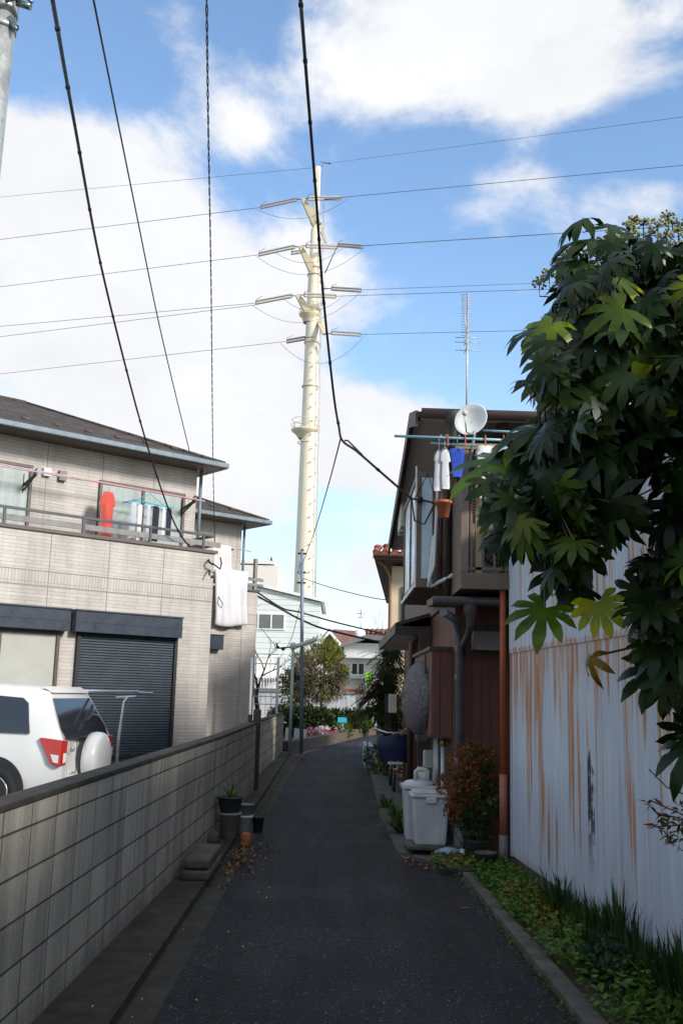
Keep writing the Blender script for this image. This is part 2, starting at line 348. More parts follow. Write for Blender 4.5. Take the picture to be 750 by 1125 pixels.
# ---------------------------------------------------------------- block walls
def blockwall(p0,p1,h,label):
    t=thing('block_wall',label,'wall',((p0[0]+p1[0])/2,(p0[1]+p1[1])/2,0),0,'grey concrete block walls along the lane')
    d=Vector((p1[0]-p0[0],p1[1]-p0[1],0)).normalized(); n=Vector((-d.y,d.x,0))
    a=Vector((*p0,0));b=Vector((*p1,0))
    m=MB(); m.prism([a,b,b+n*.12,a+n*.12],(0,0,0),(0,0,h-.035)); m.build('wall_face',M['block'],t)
    m=MB(); m.prism([a-n*.006,b-n*.006,b+n*.126,a+n*.126],(0,0,h-.035),(0,0,h)); m.build('coping',M['darkconc'],t,bevel=.008)
    return t
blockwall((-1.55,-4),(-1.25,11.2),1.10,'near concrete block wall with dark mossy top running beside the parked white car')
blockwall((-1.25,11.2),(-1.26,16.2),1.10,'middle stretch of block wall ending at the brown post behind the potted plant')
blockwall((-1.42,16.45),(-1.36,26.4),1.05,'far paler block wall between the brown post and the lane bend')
m=MB(); m.box(-1.32,-1.2,16.22,16.34,0,1.30); m.box(-1.40,-1.33,16.2,16.3,.0,1.22)
m.build('gate_post',M['brownwood'],bevel=.01,label='narrow brown post in the gap between the two block walls',cat='post')

# ================================================================ TILED HOUSE (left)
ang=math.radians(50); HD=Vector((math.sin(ang),math.cos(ang),0)); HN=Vector((HD.y,-HD.x,0)); H0=Vector((-2.413,19,0))
def A(s,o,z): return H0+HD*s+HN*o+Vector((0,0,z))
MA=lambda v:A(v.x,v.y,v.z)
def ab(m,s0,s1,o0,o1,z0,z1): return m.box(s0,s1,o0,o1,z0,z1,MA)
hA=thing('tiled_house','two storey beige tiled house with dark hipped roof, balcony laundry and navy shutters','house',H0,math.pi/2-ang)
L=-9.0
m=MB(); ab(m,L,0,-7,0,-.03,3.1); ab(m,L,0,-.12,0,3.1,4.16); ab(m,-.12,0,-.9,-.12,3.1,4.16); ab(m,L,.07,-6.5,-.9,3.1,6.0)
ab(m,-.5,4.45,-11,-4.8,-.03,3.0); ab(m,-.5,4.45,-4.92,-4.8,3.0,4.08); ab(m,4.33,4.45,-5.6,-4.92,3.0,4.08); ab(m,-.5,4.42,-11,-5.6,3.0,5.95)
m.build('wall',M['tile'],hA)
m=MB(); ab(m,L,.05,-.17,.04,4.16,4.22); ab(m,-.17,.05,-.9,-.17,4.16,4.22); ab(m,-.5,4.5,-4.97,-4.76,4.08,4.13); ab(m,4.3,4.5,-5.6,-4.97,4.08,4.13); each(m,'balcony_coping',M['brownframe'],hA)
m=MB()   # rails
ab(m,L,.03,-.09,-.04,4.49,4.535); ab(m,-.02,.03,-.88,-.09,4.49,4.535)
for s in [-8,-7,-6,-5.1,-4.15,-2.73,-1.4,-.25]: ab(m,s,s+.045,-.085,-.045,4.22,4.49)
ab(m,3.2,4.62,-4.93,-4.88,4.40,4.45); each(m,'rail_bar',M['darkrail'],hA)
m=MB(); ab(m,L,.17,-.1,-.06,4.30,4.40); ab(m,-.02,.02,-.88,-.12,4.30,4.40)
for z in (4.27,4.4): ab(m,3.2,4.66,-4.9,-4.86,z-.03,z+.03)
ab(m,4.38,4.46,-4.95,-4.87,4.13,4.95); each(m,'rail_bar',M['greyrail'],hA)
def hip(s0,s1,o0,o1,ze,zr,ridge0,ridge1,oc,parent):
    m=MB(); e=.1
    c=[A(s0,o1,ze),A(s1,o1,ze),A(s1,o0,ze),A(s0,o0,ze)]; r0=A(ridge0,oc,zr); r1=A(ridge1,oc,zr)
    m.add([c[0],c[1],r1,r0],[(0,1,2,3)]); m.add([c[1],c[2],r1],[(0,1,2)]); m.add([c[2],c[3],r0,r1],[(0,1,2,3)]); m.add([c[3],c[0],r0],[(0,1,2)])
    rf=m.build('roof',M['slate'],parent)
    m=MB(); m.tube([r0,r1],.05,6); m.tube([r1,c[1]+Vector((0,0,.02))],.04,6); m.tube([r1,c[2]],.04,6); m.build('ridge_cap',M['slate'],rf)
    # snow guards in a row
    m=MB(); n=int((s1-s0)/.62)
    for i in range(n):
        s=s1-.75-i*.62; k=.22; o=o1+(oc-o1)*k; z=ze+(zr-ze)*k
        if s>s0: m.prism([A(s-.07,o+.05,z),A(s+.07,o+.05,z),A(s+.05,o-.05,z+.05),A(s-.05,o-.05,z+.05)],(0,0,.0),(0,0,.03))
    each(m,'snow_guard',M['brownwood'],rf)
    m=MB(); ab(m,s0+.04,s1-.04,o0+.04,o1-.04,ze-.09,ze-.03); m.build('soffit',M['brownframe'],parent)
    m=MB(); ab(m,s0,s1+.05,o1-.01,o1+.09,ze-.09,ze+.01); ab(m,s1-.01,s1+.08,o0,o1,ze-.09,ze+.01); m.build('gutter',M['gutterblue'],parent,bevel=.015)
hip(-9.3,.33,-7.1,-.3,6.03,7.42,-9,-2.5,-3.7,hA)
hip(-.6,4.85,-11.6,-4.98,6.0,7.3,.8,2.0,-8,hA)
m=MB(); m.tube([A(.14,-.86,5.95),A(.14,-.86,4.2)],.035,8); m.tube([A(4.47,-5.55,5.9),A(4.47,-5.55,4.1)],.035,8); each(m,'downpipe',M['gutterblue'],hA)
def sash(s0,s1,z0,z1,o,mat,parent,mid=True,frame=M['brownframe'],open_=None):
    w=MB(); t=.055
    ab(w,s0,s1,o,o+.05,z1-t,z1); ab(w,s0,s1,o,o+.05,z0,z0+t); ab(w,s0,s0+t,o,o+.05,z0+t,z1-t); ab(w,s1-t,s1,o,o+.05,z0+t,z1-t)
    if mid: c=(s0+s1)/2; ab(w,c-.03,c+.03,o+.005,o+.04,z0+t,z1-t)
    fr=w.build('window',frame,parent)
    g=MB(); ab(g,s0+t,s1-t,o+.001,o+.012,z0+t,z1-t); g.build('pane',mat,fr)
    return fr
# upstairs windows: panes with curtains behind glass
sash(-5.2,-3.37,4.16,5.47,-.9,M['curtain'],hA)
w=sash(-2.06,-.2,4.16,5.42,-.9,M['curtain'],hA)
sash(-5.1,-3.03,.35,2.5,.0,M['frost'],hA)
def sbox(s0,s1,z0,z1,o=0):
    m=MB(); ab(m,s0,s1,o,o+.2,z0,z1); q=m.build('shutter_box',M['shutterbox'],hA,bevel=.008)
    m=MB(); ab(m,s0-.01,s1+.01,o,o+.22,z1,z1+.025); ab(m,s0-.005,s1+.005,o,o+.206,(z0+z1)/2-.01,(z0+z1)/2+.01); m.build('box_lid',M['shutterbox'],q)
sbox(-5.2,-2.93,2.5,2.86); sbox(-2.84,-.74,2.5,2.86); sbox(2.98,3.35,2.56,2.9,-4.8)
m=MB(); ab(m,-2.72,-2.66,0,.07,.42,2.5); ab(m,-.80,-.74,0,.07,.42,2.5); ab(m,-2.72,-.74,0,.09,.36,.42)
ab(m,2.86,2.98,-4.8,-4.72,.3,2.56); each(m,'shutter_frame',M['blacktrim'],hA)
m=MB(); z=.43
while z<2.5:
    a0,a1=-2.66,-.80
    m.prism([A(a0,.012,z),A(a0,.03,z+.012),A(a0,.03,z+.036),A(a0,.012,z+.045)],(0,0,0),HD*(a1-a0)); z+=.047
m.build('shutter',M['shutter'],hA)
m=MB(); ab(m,-2.6,-.85,.0,.32,.12,.3); m.build('door_step',M['concrete'],hA,bevel=.01)
m=MB(); ab(m,-3.18,-3.04,-.9,-.83,5.32,5.46); m.build('wall_vent',M['white'],hA)
m=MB(); ab(m,-2.88,-2.74,-.9,-.82,5.28,5.46); m.build('wall_vent',M['greyrail'],hA)
m=MB(); ab(m,-.06,-.0,.0,.03,3.7,3.74); m.tube([A(-.14,.02,4.03),A(-.2,.12,3.98),A(-.14,.18,3.92)],.02,6); m.tube([A(-.12,.02,3.83),A(-.17,.12,3.8),A(-.2,.16,3.72)],.018,6)
m.tube([A(-.14,.16,3.95),A(.05,.14,3.86),A(.1,.1,3.98),A(.12,.02,4.1)],.015,6); m.tube([A(.1,.05,3.35),A(.16,.12,3.2),A(.12,.14,3.12),A(.06,.1,3.2),A(.1,.05,3.32)],.009,5); m.build('cable_bracket',M['wire'],hA)
# laundry pole A
t=thing('laundry_pole','long pink laundry pole on brackets above the tiled house balcony','laundry pole',A(-2.3,-.45,5.24))
MB().tube([A(-6.5,-.45,5.33),A(.0,-.45,5.25)],.018,8).build('pole',M['pinkpole'],t)
MB().tube([A(-6.5,-.38,5.27),A(-2.6,-.38,5.25)],.014,8).build('pole',M['steel'],t)
for s in (-3.5,-.25):
    m=MB(); m.bar(A(s,-.9,5.1),A(s,-.38,5.22),.03,.05); m.bar(A(s,-.9,5.0),A(s,-.45,5.2),.02,.03); m.bar(A(s-.02,-.9,4.95),A(s-.02,-.9,5.3),.03,.03); m.tube([A(s,-.5,5.22),A(s,-.45,5.3),A(s,-.38,5.31)],.015,6); m.build('bracket',M['blacktrim'],t)
# clothes
def ripple(x,k,a): return math.sin(x*k)*a+math.sin(x*k*2.3+1)*a*.4
def hang(fr,outline,depth,name,m,label,cat,group=None,seed=0,amp=.02):
    """garment: an outline (s,z) filled as a grid is costly, so a column grid between left/right edges per row"""
    mb=MB(); rows=len(outline); n=9; vs=[]
    for side in (1,-1):
        for j,(z,a,b) in enumerate(outline):
            for i in range(n):
                u=i/(n-1); s=a+(b-a)*u; puff=depth*math.sin(math.pi*u)**.5 if 0<u<1 else 0
                o=side*puff*.5+ripple(s*1.0+seed,22,amp)*(j/(rows-1)+.15)
                vs.append(fr(s,o,z))
    fs=[]
    for side in (0,1):
        b=side*rows*n
        for j in range(rows-1):
            for i in range(n-1):
                q=(b+j*n+i,b+j*n+i+1,b+(j+1)*n+i+1,b+(j+1)*n+i); fs.append(q if side else q[::-1])
    # close top and bottom
    for j in (0,rows-1):
        for i in range(n-1): fs.append((j*n+i,j*n+i+1,rows*n+j*n+i+1,rows*n+j*n+i))
    mb.add(vs,fs,True); return mb
def garment(fr,outline,depth,name,m,label,cat,group=None,seed=0,hanger=None,amp=.02,hw=.12):
    t=thing(name,label,cat,fr((outline[0][1]+outline[0][2])/2,0,outline[-1][0]),0,group)
    hang(fr,outline,depth,name,m,label,cat,seed=seed,amp=amp).build('cloth',m,t)
    if hanger:
        s,z,zt=hanger; h=MB(); h.tube([fr(s-hw,0,z-.05),fr(s,0,z),fr(s+hw,0,z-.05)],.006,5); h.tube([fr(s,0,z),fr(s,0,zt)],.005,5); h.tube([fr(s,0,zt),fr(s+.02,.0,zt+.03),fr(s+.035,0,zt)],.005,5)
        h.build('hanger',M['clothgrey'],t)
    return t
fA=lambda s,o,z:A(s,-.45+o,z)
garment(fA,[(5.13,-2.11,-2.04),(5.11,-2.17,-1.98),(5.03,-2.21,-1.94),(4.88,-2.24,-1.91),(4.86,-2.22,-1.93),(4.85,-2.19,-1.955),(4.6,-2.185,-1.955),(4.30,-2.19,-1.95)],.02,'t_shirt',M['clothred'],'coral red t-shirt hanging on the tiled house balcony','t-shirt',seed=1,hanger=(-2.07,5.16,5.24))
t=thing('peg_hanger','turquoise plastic peg hanger hooked on the pink laundry pole','peg hanger',A(-1.2,-.45,5.0))
m=MB()
for o in (-.62,-.28): m.tube([A(-1.68,o,5.02),A(-.78,o,4.98)],.012,5)
for s in (-1.68,-1.38,-1.08,-.78): m.tube([A(s,-.62,5.0),A(s,-.28,5.0)],.01,5)
m.tube([A(-1.6,-.45,5.0),A(-1.22,-.45,5.22),A(-.85,-.45,5.0)],.008,5); m.build('rack',M['cyan'],t)
pegs=[(-1.62,.13,.72,'clothgrey','pale grey trousers leftmost on the turquoise peg hanger','trousers'),(-1.46,.11,.8,'cloth','long white towel second from left on the turquoise peg hanger','towel'),(-1.31,.09,.74,'clothgrey','grey long-sleeved cloth in the middle of the turquoise peg hanger','shirt'),
 (-1.12,.15,.66,'clothblack','black trousers hanging on the turquoise peg hanger','trousers'),(-.98,.07,.6,'cloth','narrow white cloth between the two black garments on the peg hanger','towel'),(-.84,.13,.62,'clothblack','dark leggings rightmost on the turquoise peg hanger','leggings')]
for i,(s,w_,h_,mt,lb,ct) in enumerate(pegs):
    m=hang(lambda s_,o,z:A(s_,-.3-.06*(i%2)+o,z),[(4.97,s-w_*.4,s+w_*.4),(4.9,s-w_/2,s+w_/2),(4.97-h_*.5,s-w_*.5,s+w_*.5),(4.97-h_,s-w_*.55,s+w_*.5)],.03,'',None,'','',seed=i)
    m.build(ct.replace('-','_'),M[mt],label=lb,cat=ct,group='clothes on the peg hanger')
# futon and sheet on the wing balcony
fW=lambda s,o,z:A(s,-4.70+o,z)
m=MB(); n=16; prof=[(-.32,4.2),(-.22,4.50),(-.06,4.56),(.02,4.5),(.05,4.2),(.06,3.7),(.09,3.3),(.07,3.15)]
vs=[]
for j,(o,z) in enumerate(prof):
    for i in range(n):
        u=i/(n-1); s=3.06+.03*math.sin(j*1.3)+(.98+.06*math.sin(j*.9))*u
        vs.append(fW(s,o+.035*math.sin(u*13+j*.4)+.02*math.sin(u*29)-.03*(1 if i in(0,n-1) else 0),z-(.04*math.sin(u*5) if j==len(prof)-1 else 0)))
m.add(vs,[(j*n+i,j*n+i+1,(j+1)*n+i+1,(j+1)*n+i) for j in range(len(prof)-1) for i in range(n-1)],True)
m.build('futon',M['cloth'],solid=.09,label='thick white futon draped over the balcony rail at the right end of the tiled house',cat='futon',sub=1)
t=thing('laundry_pole','short steel laundry arm at the right end of the tiled house','laundry pole',A(3.5,-4.9,5.1))
MB().tube([A(2.6,-4.75,5.14),A(4.15,-4.75,5.1)],.016,6).build('pole',M['steel'],t); MB().bar(A(3.6,-5.6,5.02),A(3.6,-4.75,5.1),.03,.05).build('bracket',M['blacktrim'],t)
hang(fW,[(5.16,2.98,3.5),(4.95,2.97,3.52),(4.7,2.96,3.53),(4.45,2.97,3.56)],.02,'',None,'','',amp=.025).build('bath_towel',M['clothpink'],label='blush pink towel hanging above the white futon',cat='towel')

# ================================================================ CAR
def car():
    c=thing('parked_car','white compact off-roader with spare wheel cover parked beside the tiled house','car',(-3.09,12.85,0),math.radians(-7))
    M0=c.matrix_basis.copy(); K=lambda x,y,z:M0@Vector((x,y,z))
    # stations along x (0 = tail, negative = nose): half width, roof z, taper
    st=[(0,.80,1.50,.60),(-.10,.835,1.535,.64),(-.5,.85,1.57,.66),(-1.2,.86,1.60,.67),(-2.2,.86,1.60,.67),(-2.75,.86,1.45,.70),(-3.1,.85,1.05,.74),(-3.7,.83,.98,.74),(-4.15,.72,.85,.66)]
    vs=[];
    def ring(x,w,zt,wt):
        belt=.97 if zt>1.2 else zt-.08
        pts=[(0,.28),(w*.85,.28),(w*.97,.36),(w,.55),(w*1.0,.78),(w*.985,belt),(w*.95,belt+(zt-belt)*.35),(wt+.06,zt-.10),(wt-.03,zt-.02),(wt*.6,zt+.005),(0,zt+.01)]
        return pts
    nr=0
    for (x,w,zt,wt) in st:
        pts=ring(x,w,zt,wt); full=pts+[(-y,z) for y,z in pts[-2:0:-1]]; nr=len(full)
        for (y,z) in full:
            sh=0
            if x>-.3: sh=-max(0,z-.92)*.52*(1+x/.3 if x<0 else 1)
            vs.append(K(x+sh,y,z))
    ns=len(st); fs=[(i*nr+k,i*nr+(k+1)%nr,(i+1)*nr+(k+1)%nr,(i+1)*nr+k) for i in range(ns-1) for k in range(nr)]
    fs+= [tuple(range(nr)),tuple(range((ns-1)*nr,ns*nr))[::-1]]
    MB().add(vs,fs,True).build('body',M['carwhite'],c,bevel=.03)
    # side y at (x,z)
    def sy(x,z,e=.006):
        w=.855 if x<-.3 else .835; zt=1.57; wt=.66; belt=.97
        if z<=belt: y=w*(1-.015*(z-.78)/.19) if z>.78 else w
        elif z<belt+(zt-belt)*.35: y=w*.985-(w*.035)*(z-belt)/((zt-belt)*.35)
        else:
            z1=belt+(zt-belt)*.35; y=w*.95-(w*.95-(wt+.06))*(z-z1)/(zt-.10-z1)
        return y+e
    def panel(name,poly,mat,par,e=.012,th=.02,sides=(-1,)):
        for sg in sides:
            m=MB(); pts=[K(x,sg*sy(x,z,e),z) for x,z in poly]; m.prism(pts,K(0,-sg*th,0)-K(0,0,0),(0,0,0)); r=m.build(name,mat,par)
        return r
    panel('side_window',[(-.42,1.03),(-.98,1.03),(-1.0,1.42),(-.92,1.46),(-.58,1.44),(-.50,1.38)],M['darkglass'],c,sides=(-1,1),e=.02)
    panel('side_window',[(-1.12,1.02),(-1.95,1.02),(-1.95,1.46),(-1.14,1.47)],M['darkglass'],c,sides=(-1,1),e=.02)
    panel('side_window',[(-2.0,1.02),(-2.85,1.02),(-2.45,1.44),(-2.0,1.46)],M['darkglass'],c,sides=(-1,1),e=.02)
    m=MB()
    for sg in (-1,1):
        pts=[K(x,sg*(sy(x,z)+.001),z) for x,z in [(-1.04,1.5),(-1.03,1.0),(-1.0,.8),(-.86,.62),(-.92,.5)]]; m.tube(pts,.005,4)
    each(m,'door_seam',M['blacktrim'],c)
    m=MB(); m.bar(K(-1.25,-.873,.88),K(-1.45,-.873,.88),.03,.035); m.build('door_handle',M['carwhite'],c)
    # rear glass on sloped tail
    def tx(z,e=.012): return -max(0,z-.92)*.52+e
    m=MB(); pts=[K(tx(z),y,z) for y,z in [(-.70,.97),(.70,.97),(.74,1.08),(.60,1.44),(-.60,1.44),(-.745,1.08)]]; m.prism(pts,K(-.02,0,0)-K(0,0,0),(0,0,0)); m.build('rear_window',M['darkglass'],c)
    m=MB(); m.prism([K(-.27,-.60,1.50),K(-.27,.60,1.50),K(-.40,.60,1.565),K(-.40,-.60,1.565)],(0,0,0),(0,0,.018)); m.build('roof_spoiler',M['carwhite'],c,bevel=.012)
    # wrap around tail lamps
    for sg in (-1,1):
        m=MB(); a=[(-.29,.98),(-.25,.985),(0.0,.96),(0.0,.67),(-.05,.66),(-.14,.71)]
        m.prism([K(x+.0,sg*(sy(x,z)+.038),z) for x,z in a],K(0,-sg*.04,0)-K(0,0,0),(0,0,0))
        m.prism([K(.012,sg*.86,.96),K(.012,sg*.72,.95),K(.012,sg*.75,.67),K(.012,sg*.85,.68)],K(-.05,0,0)-K(0,0,0),(0,0,0))
        q=m.build('tail_lamp',M['redlamp'],c,bevel=.006)
        m=MB(); m.prism([K(x,sg*(sy(x,z)+.042),z) for x,z in [(-.13,.80),(-.03,.79),(-.03,.70),(-.09,.71)]],K(0,-sg*.01,0)-K(0,0,0),(0,0,0))
        m.prism([K(.018,sg*.84,.81),K(.018,sg*.76,.81),K(.018,sg*.77,.71),K(.018,sg*.84,.70)],K(-.01,0,0)-K(0,0,0),(0,0,0)); m.build('reversing_lamp',M['clearlamp'],q)
    # spare wheel cover
    m=MB(); prof=[(0.0,.175),(.20,.173),(.29,.165),(.325,.145),(.34,.11),(.343,.06),(.335,.0),(.3,-.02)]
    vs=[];n=32
    for (r,h) in prof:
        for k_ in range(n):
            a=2*math.pi*k_/n; vs.append(K(h+.01,.08+r*math.cos(a),.69+r*math.sin(a)*(1.0)))
    m.add(vs,[(i*n+k_,i*n+(k_+1)%n,(i+1)*n+(k_+1)%n,(i+1)*n+k_) for i in range(len(prof)-1) for k_ in range(n)],True); m.build('spare_wheel_cover',M['carwhite'],c)
    m=MB(); m.tube([K(.005,-.42,.95),K(.005,-.40,.6),K(.005,-.42,.45)],.004,4); m.tube([K(.005,-.74,.50),K(.005,.74,.50)],.006,4); m.build('tailgate_seam',M['blacktrim'],c)
    m=MB(); m.box(-.06,.05,-.80,.80,.28,.50,lambda v:K(v.x,v.y,v.z)); m.build('bumper',M['carwhite'],c,bevel=.04)
    # small grey scuff marks and branch pattern on the bumper corner
    m=MB(); rr=random.Random(3)
    for i in range(16):
        y0=-.82+rr.random()*.28; z0=.46+rr.random()*.12; m.tube([K(.058,y0,z0),K(.058,y0+rr.uniform(-.04,.05),z0+rr.uniform(-.02,.03))],.004,4)
    m.build('scuff',M['blacktrim'],c)
    # wheels and arches
    for x in (-.83,-3.35):
        for sg in (-1,1):
            y=sg*.80; prof=[(.10,-.02),(.2,-.015),(.215,.01),(.30,.015),(.335,-.02),(.335,-.18)]
            def W(rh): return [K(x+rh[0]*math.cos(2*math.pi*k_/28),y+sg*(rh[1]+.055),.335+rh[0]*math.sin(2*math.pi*k_/28)) for k_ in range(28)]
            w_=MB(); vs=[];pr=[(.205,.0),(.215,.012),(.29,.018),(.33,-.015),(.335,-.2)]
            for rh in pr: vs+=W(rh)
            w_.add(vs,[(i*28+k_,i*28+(k_+1)%28,(i+1)*28+(k_+1)%28,(i+1)*28+k_) for i in range(len(pr)-1) for k_ in range(28)],True)
            whl=w_.build('wheel',M['rubber'],c)
            r_=MB(); r_.add(W((.205,-.03)),[tuple(range(28))]); r_.build('rim_well',M['blacktrim'],whl)
            r_=MB()
            for k_ in range(5):
                a=2*math.pi*k_/5; r_.bar(K(x,y+sg*.045,.335),K(x+.2*math.cos(a),y+sg*.05,.335+.2*math.sin(a)),.05,.02,up=K(0,1,0)-K(0,0,0))
            r_.tube(W((.2,.0))+W((.2,.0))[:1],.012,6,False); r_.build('rim',M['alloy'],whl)
            ar=MB(); n=20; o1=[];o2=[]
            for k_ in range(n+1):
                a=math.pi*k_/n; o1.append(K(x+.40*math.cos(a),sg*.862,.36+.40*math.sin(a))); o2.append(K(x,sg*.862,.30))
            ar.add(o1+[K(x-.4,sg*.862,.27),K(x+.4,sg*.862,.27)],[tuple(range(n+3))]); ar.build('wheel_arch',M['blacktrim'],c)
    return c,K
carO,CK=car()
def text(s,size,mtx,mat,name,parent,ext=.001):
    cu=bpy.data.curves.new(name,'FONT'); cu.body=s; cu.size=size; cu.extrude=ext; cu.align_x='CENTER'; cu.align_y='CENTER'
    o=bpy.data.objects.new(name,cu); C.objects.link(o); dg=bpy.context.evaluated_depsgraph_get(); me=bpy.data.meshes.new_from_object(o.evaluated_get(dg)); bpy.data.objects.remove(o)
    me.materials.clear(); me.materials.append(mat); o=bpy.data.objects.new(name,me); C.objects.link(o); o.parent=parent; o.matrix_basis=mtx; return o
text('Rush',.075,Matrix.Translation((.012,-.56,.84))@Matrix.Rotation(math.pi/2,4,'Z')@Matrix.Rotation(math.pi/2,4,'X'),M['blacktrim'],'lettering',carO)

# laundry stand over the car (steel goal-post poles)
t=thing('laundry_stand','steel tube laundry stand with two long poles behind the white car','laundry stand',(-2.9,13.6,0))
pa=P(168,762,14.2); pb=P(-60,752,13.4)
m=MB(); m.tube([pb,pa],.02,8); m.build('pole',M['steel'],t)
m=MB(); m.tube([P(-60,757,13.1),P(152,760,13.9)],.018,8); m.build('pole',M['steel'],t)
q=P(137,766,14.1); m=MB(); m.tube([(q.x+.04,q.y,q.z),(q.x-.0,q.y,q.z-.06),(q.x-.04,q.y+.0,q.z-.5),(q.x-.06,q.y,0)],.02,8); m.bar((q.x-.12,q.y,q.z+.0),(q.x+.15,q.y,q.z+.02),.03,.02); m.build('leg',M['steel'],t)
q=P(150,761,13.95); MB().ball(q,.035).build('pole_clip',M['cyan'],t)
# ================================================================ TIN SHED (right)
sh=thing('tin_shed','pale blue corrugated tin shed streaked with rust on the right of the lane','shed',(2.0,7.4,0))
T0=Vector((1.69,9.81,0)); T1=Vector((1.94,5.82,0)); TD=(T1-T0).normalized(); TN=Vector((TD.y,-TD.x,0))
if TN.x>0: TN=-TN
def TW(s,o,z): return T0+TD*s+TN*o+Vector((0,0,z))
def corr(name,z0,z1,o,mat,par,s1=13.0,pitch=.076,amp=.011):
    m=MB(); n=int(s1/pitch*6); vs=[]
    for i in range(n+1):
        s=s1*i/n; oo=o+amp*math.sin(2*math.pi*s/pitch)
        # shallow dents
        oo+=.006*math.sin(s*1.7)*math.sin(s*.6+1)
        vs+= [TW(s,oo,z0),TW(s,oo+.003*math.sin(s*2.1),(z0+z1)/2),TW(s,oo,z1)]
    m.add(vs,[(i*3+j,i*3+j+1,i*3+j+4,i*3+j+3) for i in range(n) for j in (0,1)],True)
    return m.build(name,mat,par)
corr('wall_sheet',.14,2.06,0,M['tin'],sh); corr('wall_sheet',2.02,3.4,.012,M['tin'],sh)
m=MB(); m.prism([TW(0,-.03,-.05),TW(13,-.03,-.05),TW(13,-.6,-.05),TW(0,-.6,-.05)],(0,0,0),(0,0,.2)); m.build('footing',M['concrete'],sh)
m=MB(); m.prism([TW(.01,-.02,.14),TW(.01,-5,.14),TW(.01,-5,4.4),TW(.01,-2.5,4.6),TW(.01,-.02,3.38)],(0,0,0),TD*.02); m.build('end_wall',M['tin'],sh)
m=MB(); m.prism([TW(-.12,.12,3.38),TW(-.12,-2.5,4.62),TW(-.12,-5.2,3.3),TW(-.12,-5.2,3.24),TW(-.12,-2.5,4.55),TW(-.12,.12,3.32)],(0,0,0),TD*13.2); m.build('roof',M['roofdark'],sh)
m=MB(); m.prism([TW(0,.012,.13),TW(0,-.05,.13),TW(0,-.05,3.38),TW(0,.012,3.38)],(0,0,0),TD*.05); m.build('corner_trim',M['tin'],sh)
m=MB(); m.prism([TW(3.6,-.02,-.02),TW(3.8,-.02,-.02),TW(3.8,-.02,.09),TW(3.6,-.02,.09)],TN*.0,TN*.002); m.build('air_vent',M['blacktrim'],sh)

# ================================================================ BROWN HOUSE (right)
hb=thing('brown_house','narrow brown clad house with balcony, window bay and rainwater pipes on the right','house',(2.4,13,0))
YF=10.72
m=MB(); m.box(1.25,5,YF,13.9,0,2.62); m.build('front_wall',M['brownsid'],hb)
m=MB(); m.box(1.22,5,YF+.1,15.2,2.62,4.42); m.build('upper_wall',M['brownlane'],hb)
m=MB(); m.box(1.30,5,13.9,19.6,0,3.35); m.build('rear_wall',M['brownlane'],hb)  # length and height shaped for the shade it casts on the lane
# dark panel paints the recess shade below the bay; posts, meter and pipes
m=MB(); m.box(1.235,1.252,10.9,13.5,.1,1.1); m.build('recess_shade',M['roofdark'],hb)
m=MB(); m.box(1.08,1.24,13.35,13.5,0,2.5); m.box(1.06,1.24,14.6,14.72,0,2.5); each(m,'post',M['brownwood'],hb)
m=MB(); m.box(1.02,1.25,10.9,13.3,1.18,2.08); m.build('box_bay',M['brownbox'],hb)
m=MB(); m.box(.99,1.27,10.87,13.33,2.08,2.12); m.box(1.01,1.26,10.89,13.31,1.15,1.18); m.build('bay_trim',M['brownwood'],hb)
# gable roof: ridge across, near slope to a gutter, far slope down the lane
pr=[(10.0,4.50),(10.95,4.74),(13.9,4.18),(15.4,3.9)]
m=MB(); m.prism([(.77,y,z) for y,z in pr]+[(.77,y,z-.06) for y,z in pr[::-1]],(0,0,0),(4.6,0,0)); m.build('roof',M['roofdark'],hb)
m=MB(); m.prism([(.80,y,z-.062) for y,z in pr]+[(.80,y,z-.085) for y,z in pr[::-1]],(0,0,0),(4.5,0,0)); m.build('soffit',M['soffit'],hb)
m=MB(); m.prism([(.74,y,z+.01) for y,z in pr]+[(.74,y,z-.16) for y,z in pr[::-1]],(0,0,0),(.028,0,0)); m.build('verge_board',M['brownwood'],hb)
m=MB(); 
for i in range(9): 
    m.prism([(1.25+i*.45,YF+.09,4.42),(1.29+i*.45,YF+.09,4.42),(1.29+i*.45,YF+.09,4.6),(1.25+i*.45,YF+.09,4.6)],(0,-.6,-.08),(0,0,0))
each(m,'rafter',M['brownwood'],hb)
m=MB(); m.tube([(.80,9.96,4.47),(5,9.96,4.45)],.055,10); g_=m.build('gutter',M['brownwood'],hb)
m=MB(); m.lathe([(.05,-.12),(.055,0),(.085,.05),(.09,.17)],(1.12,9.97,4.32),10); m.tube([(1.12,9.97,4.25),(1.12,10.2,4.1),(1.15,10.5,4.05),(1.15,10.55,2.6)],.035,8); m.build('downpipe',M['roofdark'],hb)
m=MB(); m.tube([(1.22,10.6,4.1),(1.22,10.6,2.7)],.022,8); m.tube([(1.07,10.66,4.0),(1.07,10.64,2.72)],.03,8); each(m,'downpipe',M['pipebrown'],hb)
m=MB(); m.tube([(1.01,10.66,3.3),(.98,10.6,3.0),(.96,10.6,2.84),(.98,10.6,2.74),(1.05,10.58,2.78),(1.2,10.5,2.86),(1.3,10.5,2.86)],.022,8); m.tube([(1.04,10.6,3.9),(1.02,10.6,3.3),(1.0,10.55,2.95),(.95,10.5,2.82),(.94,10.5,2.72)],.018,8); each(m,'conduit',M['pipewhite'],hb)
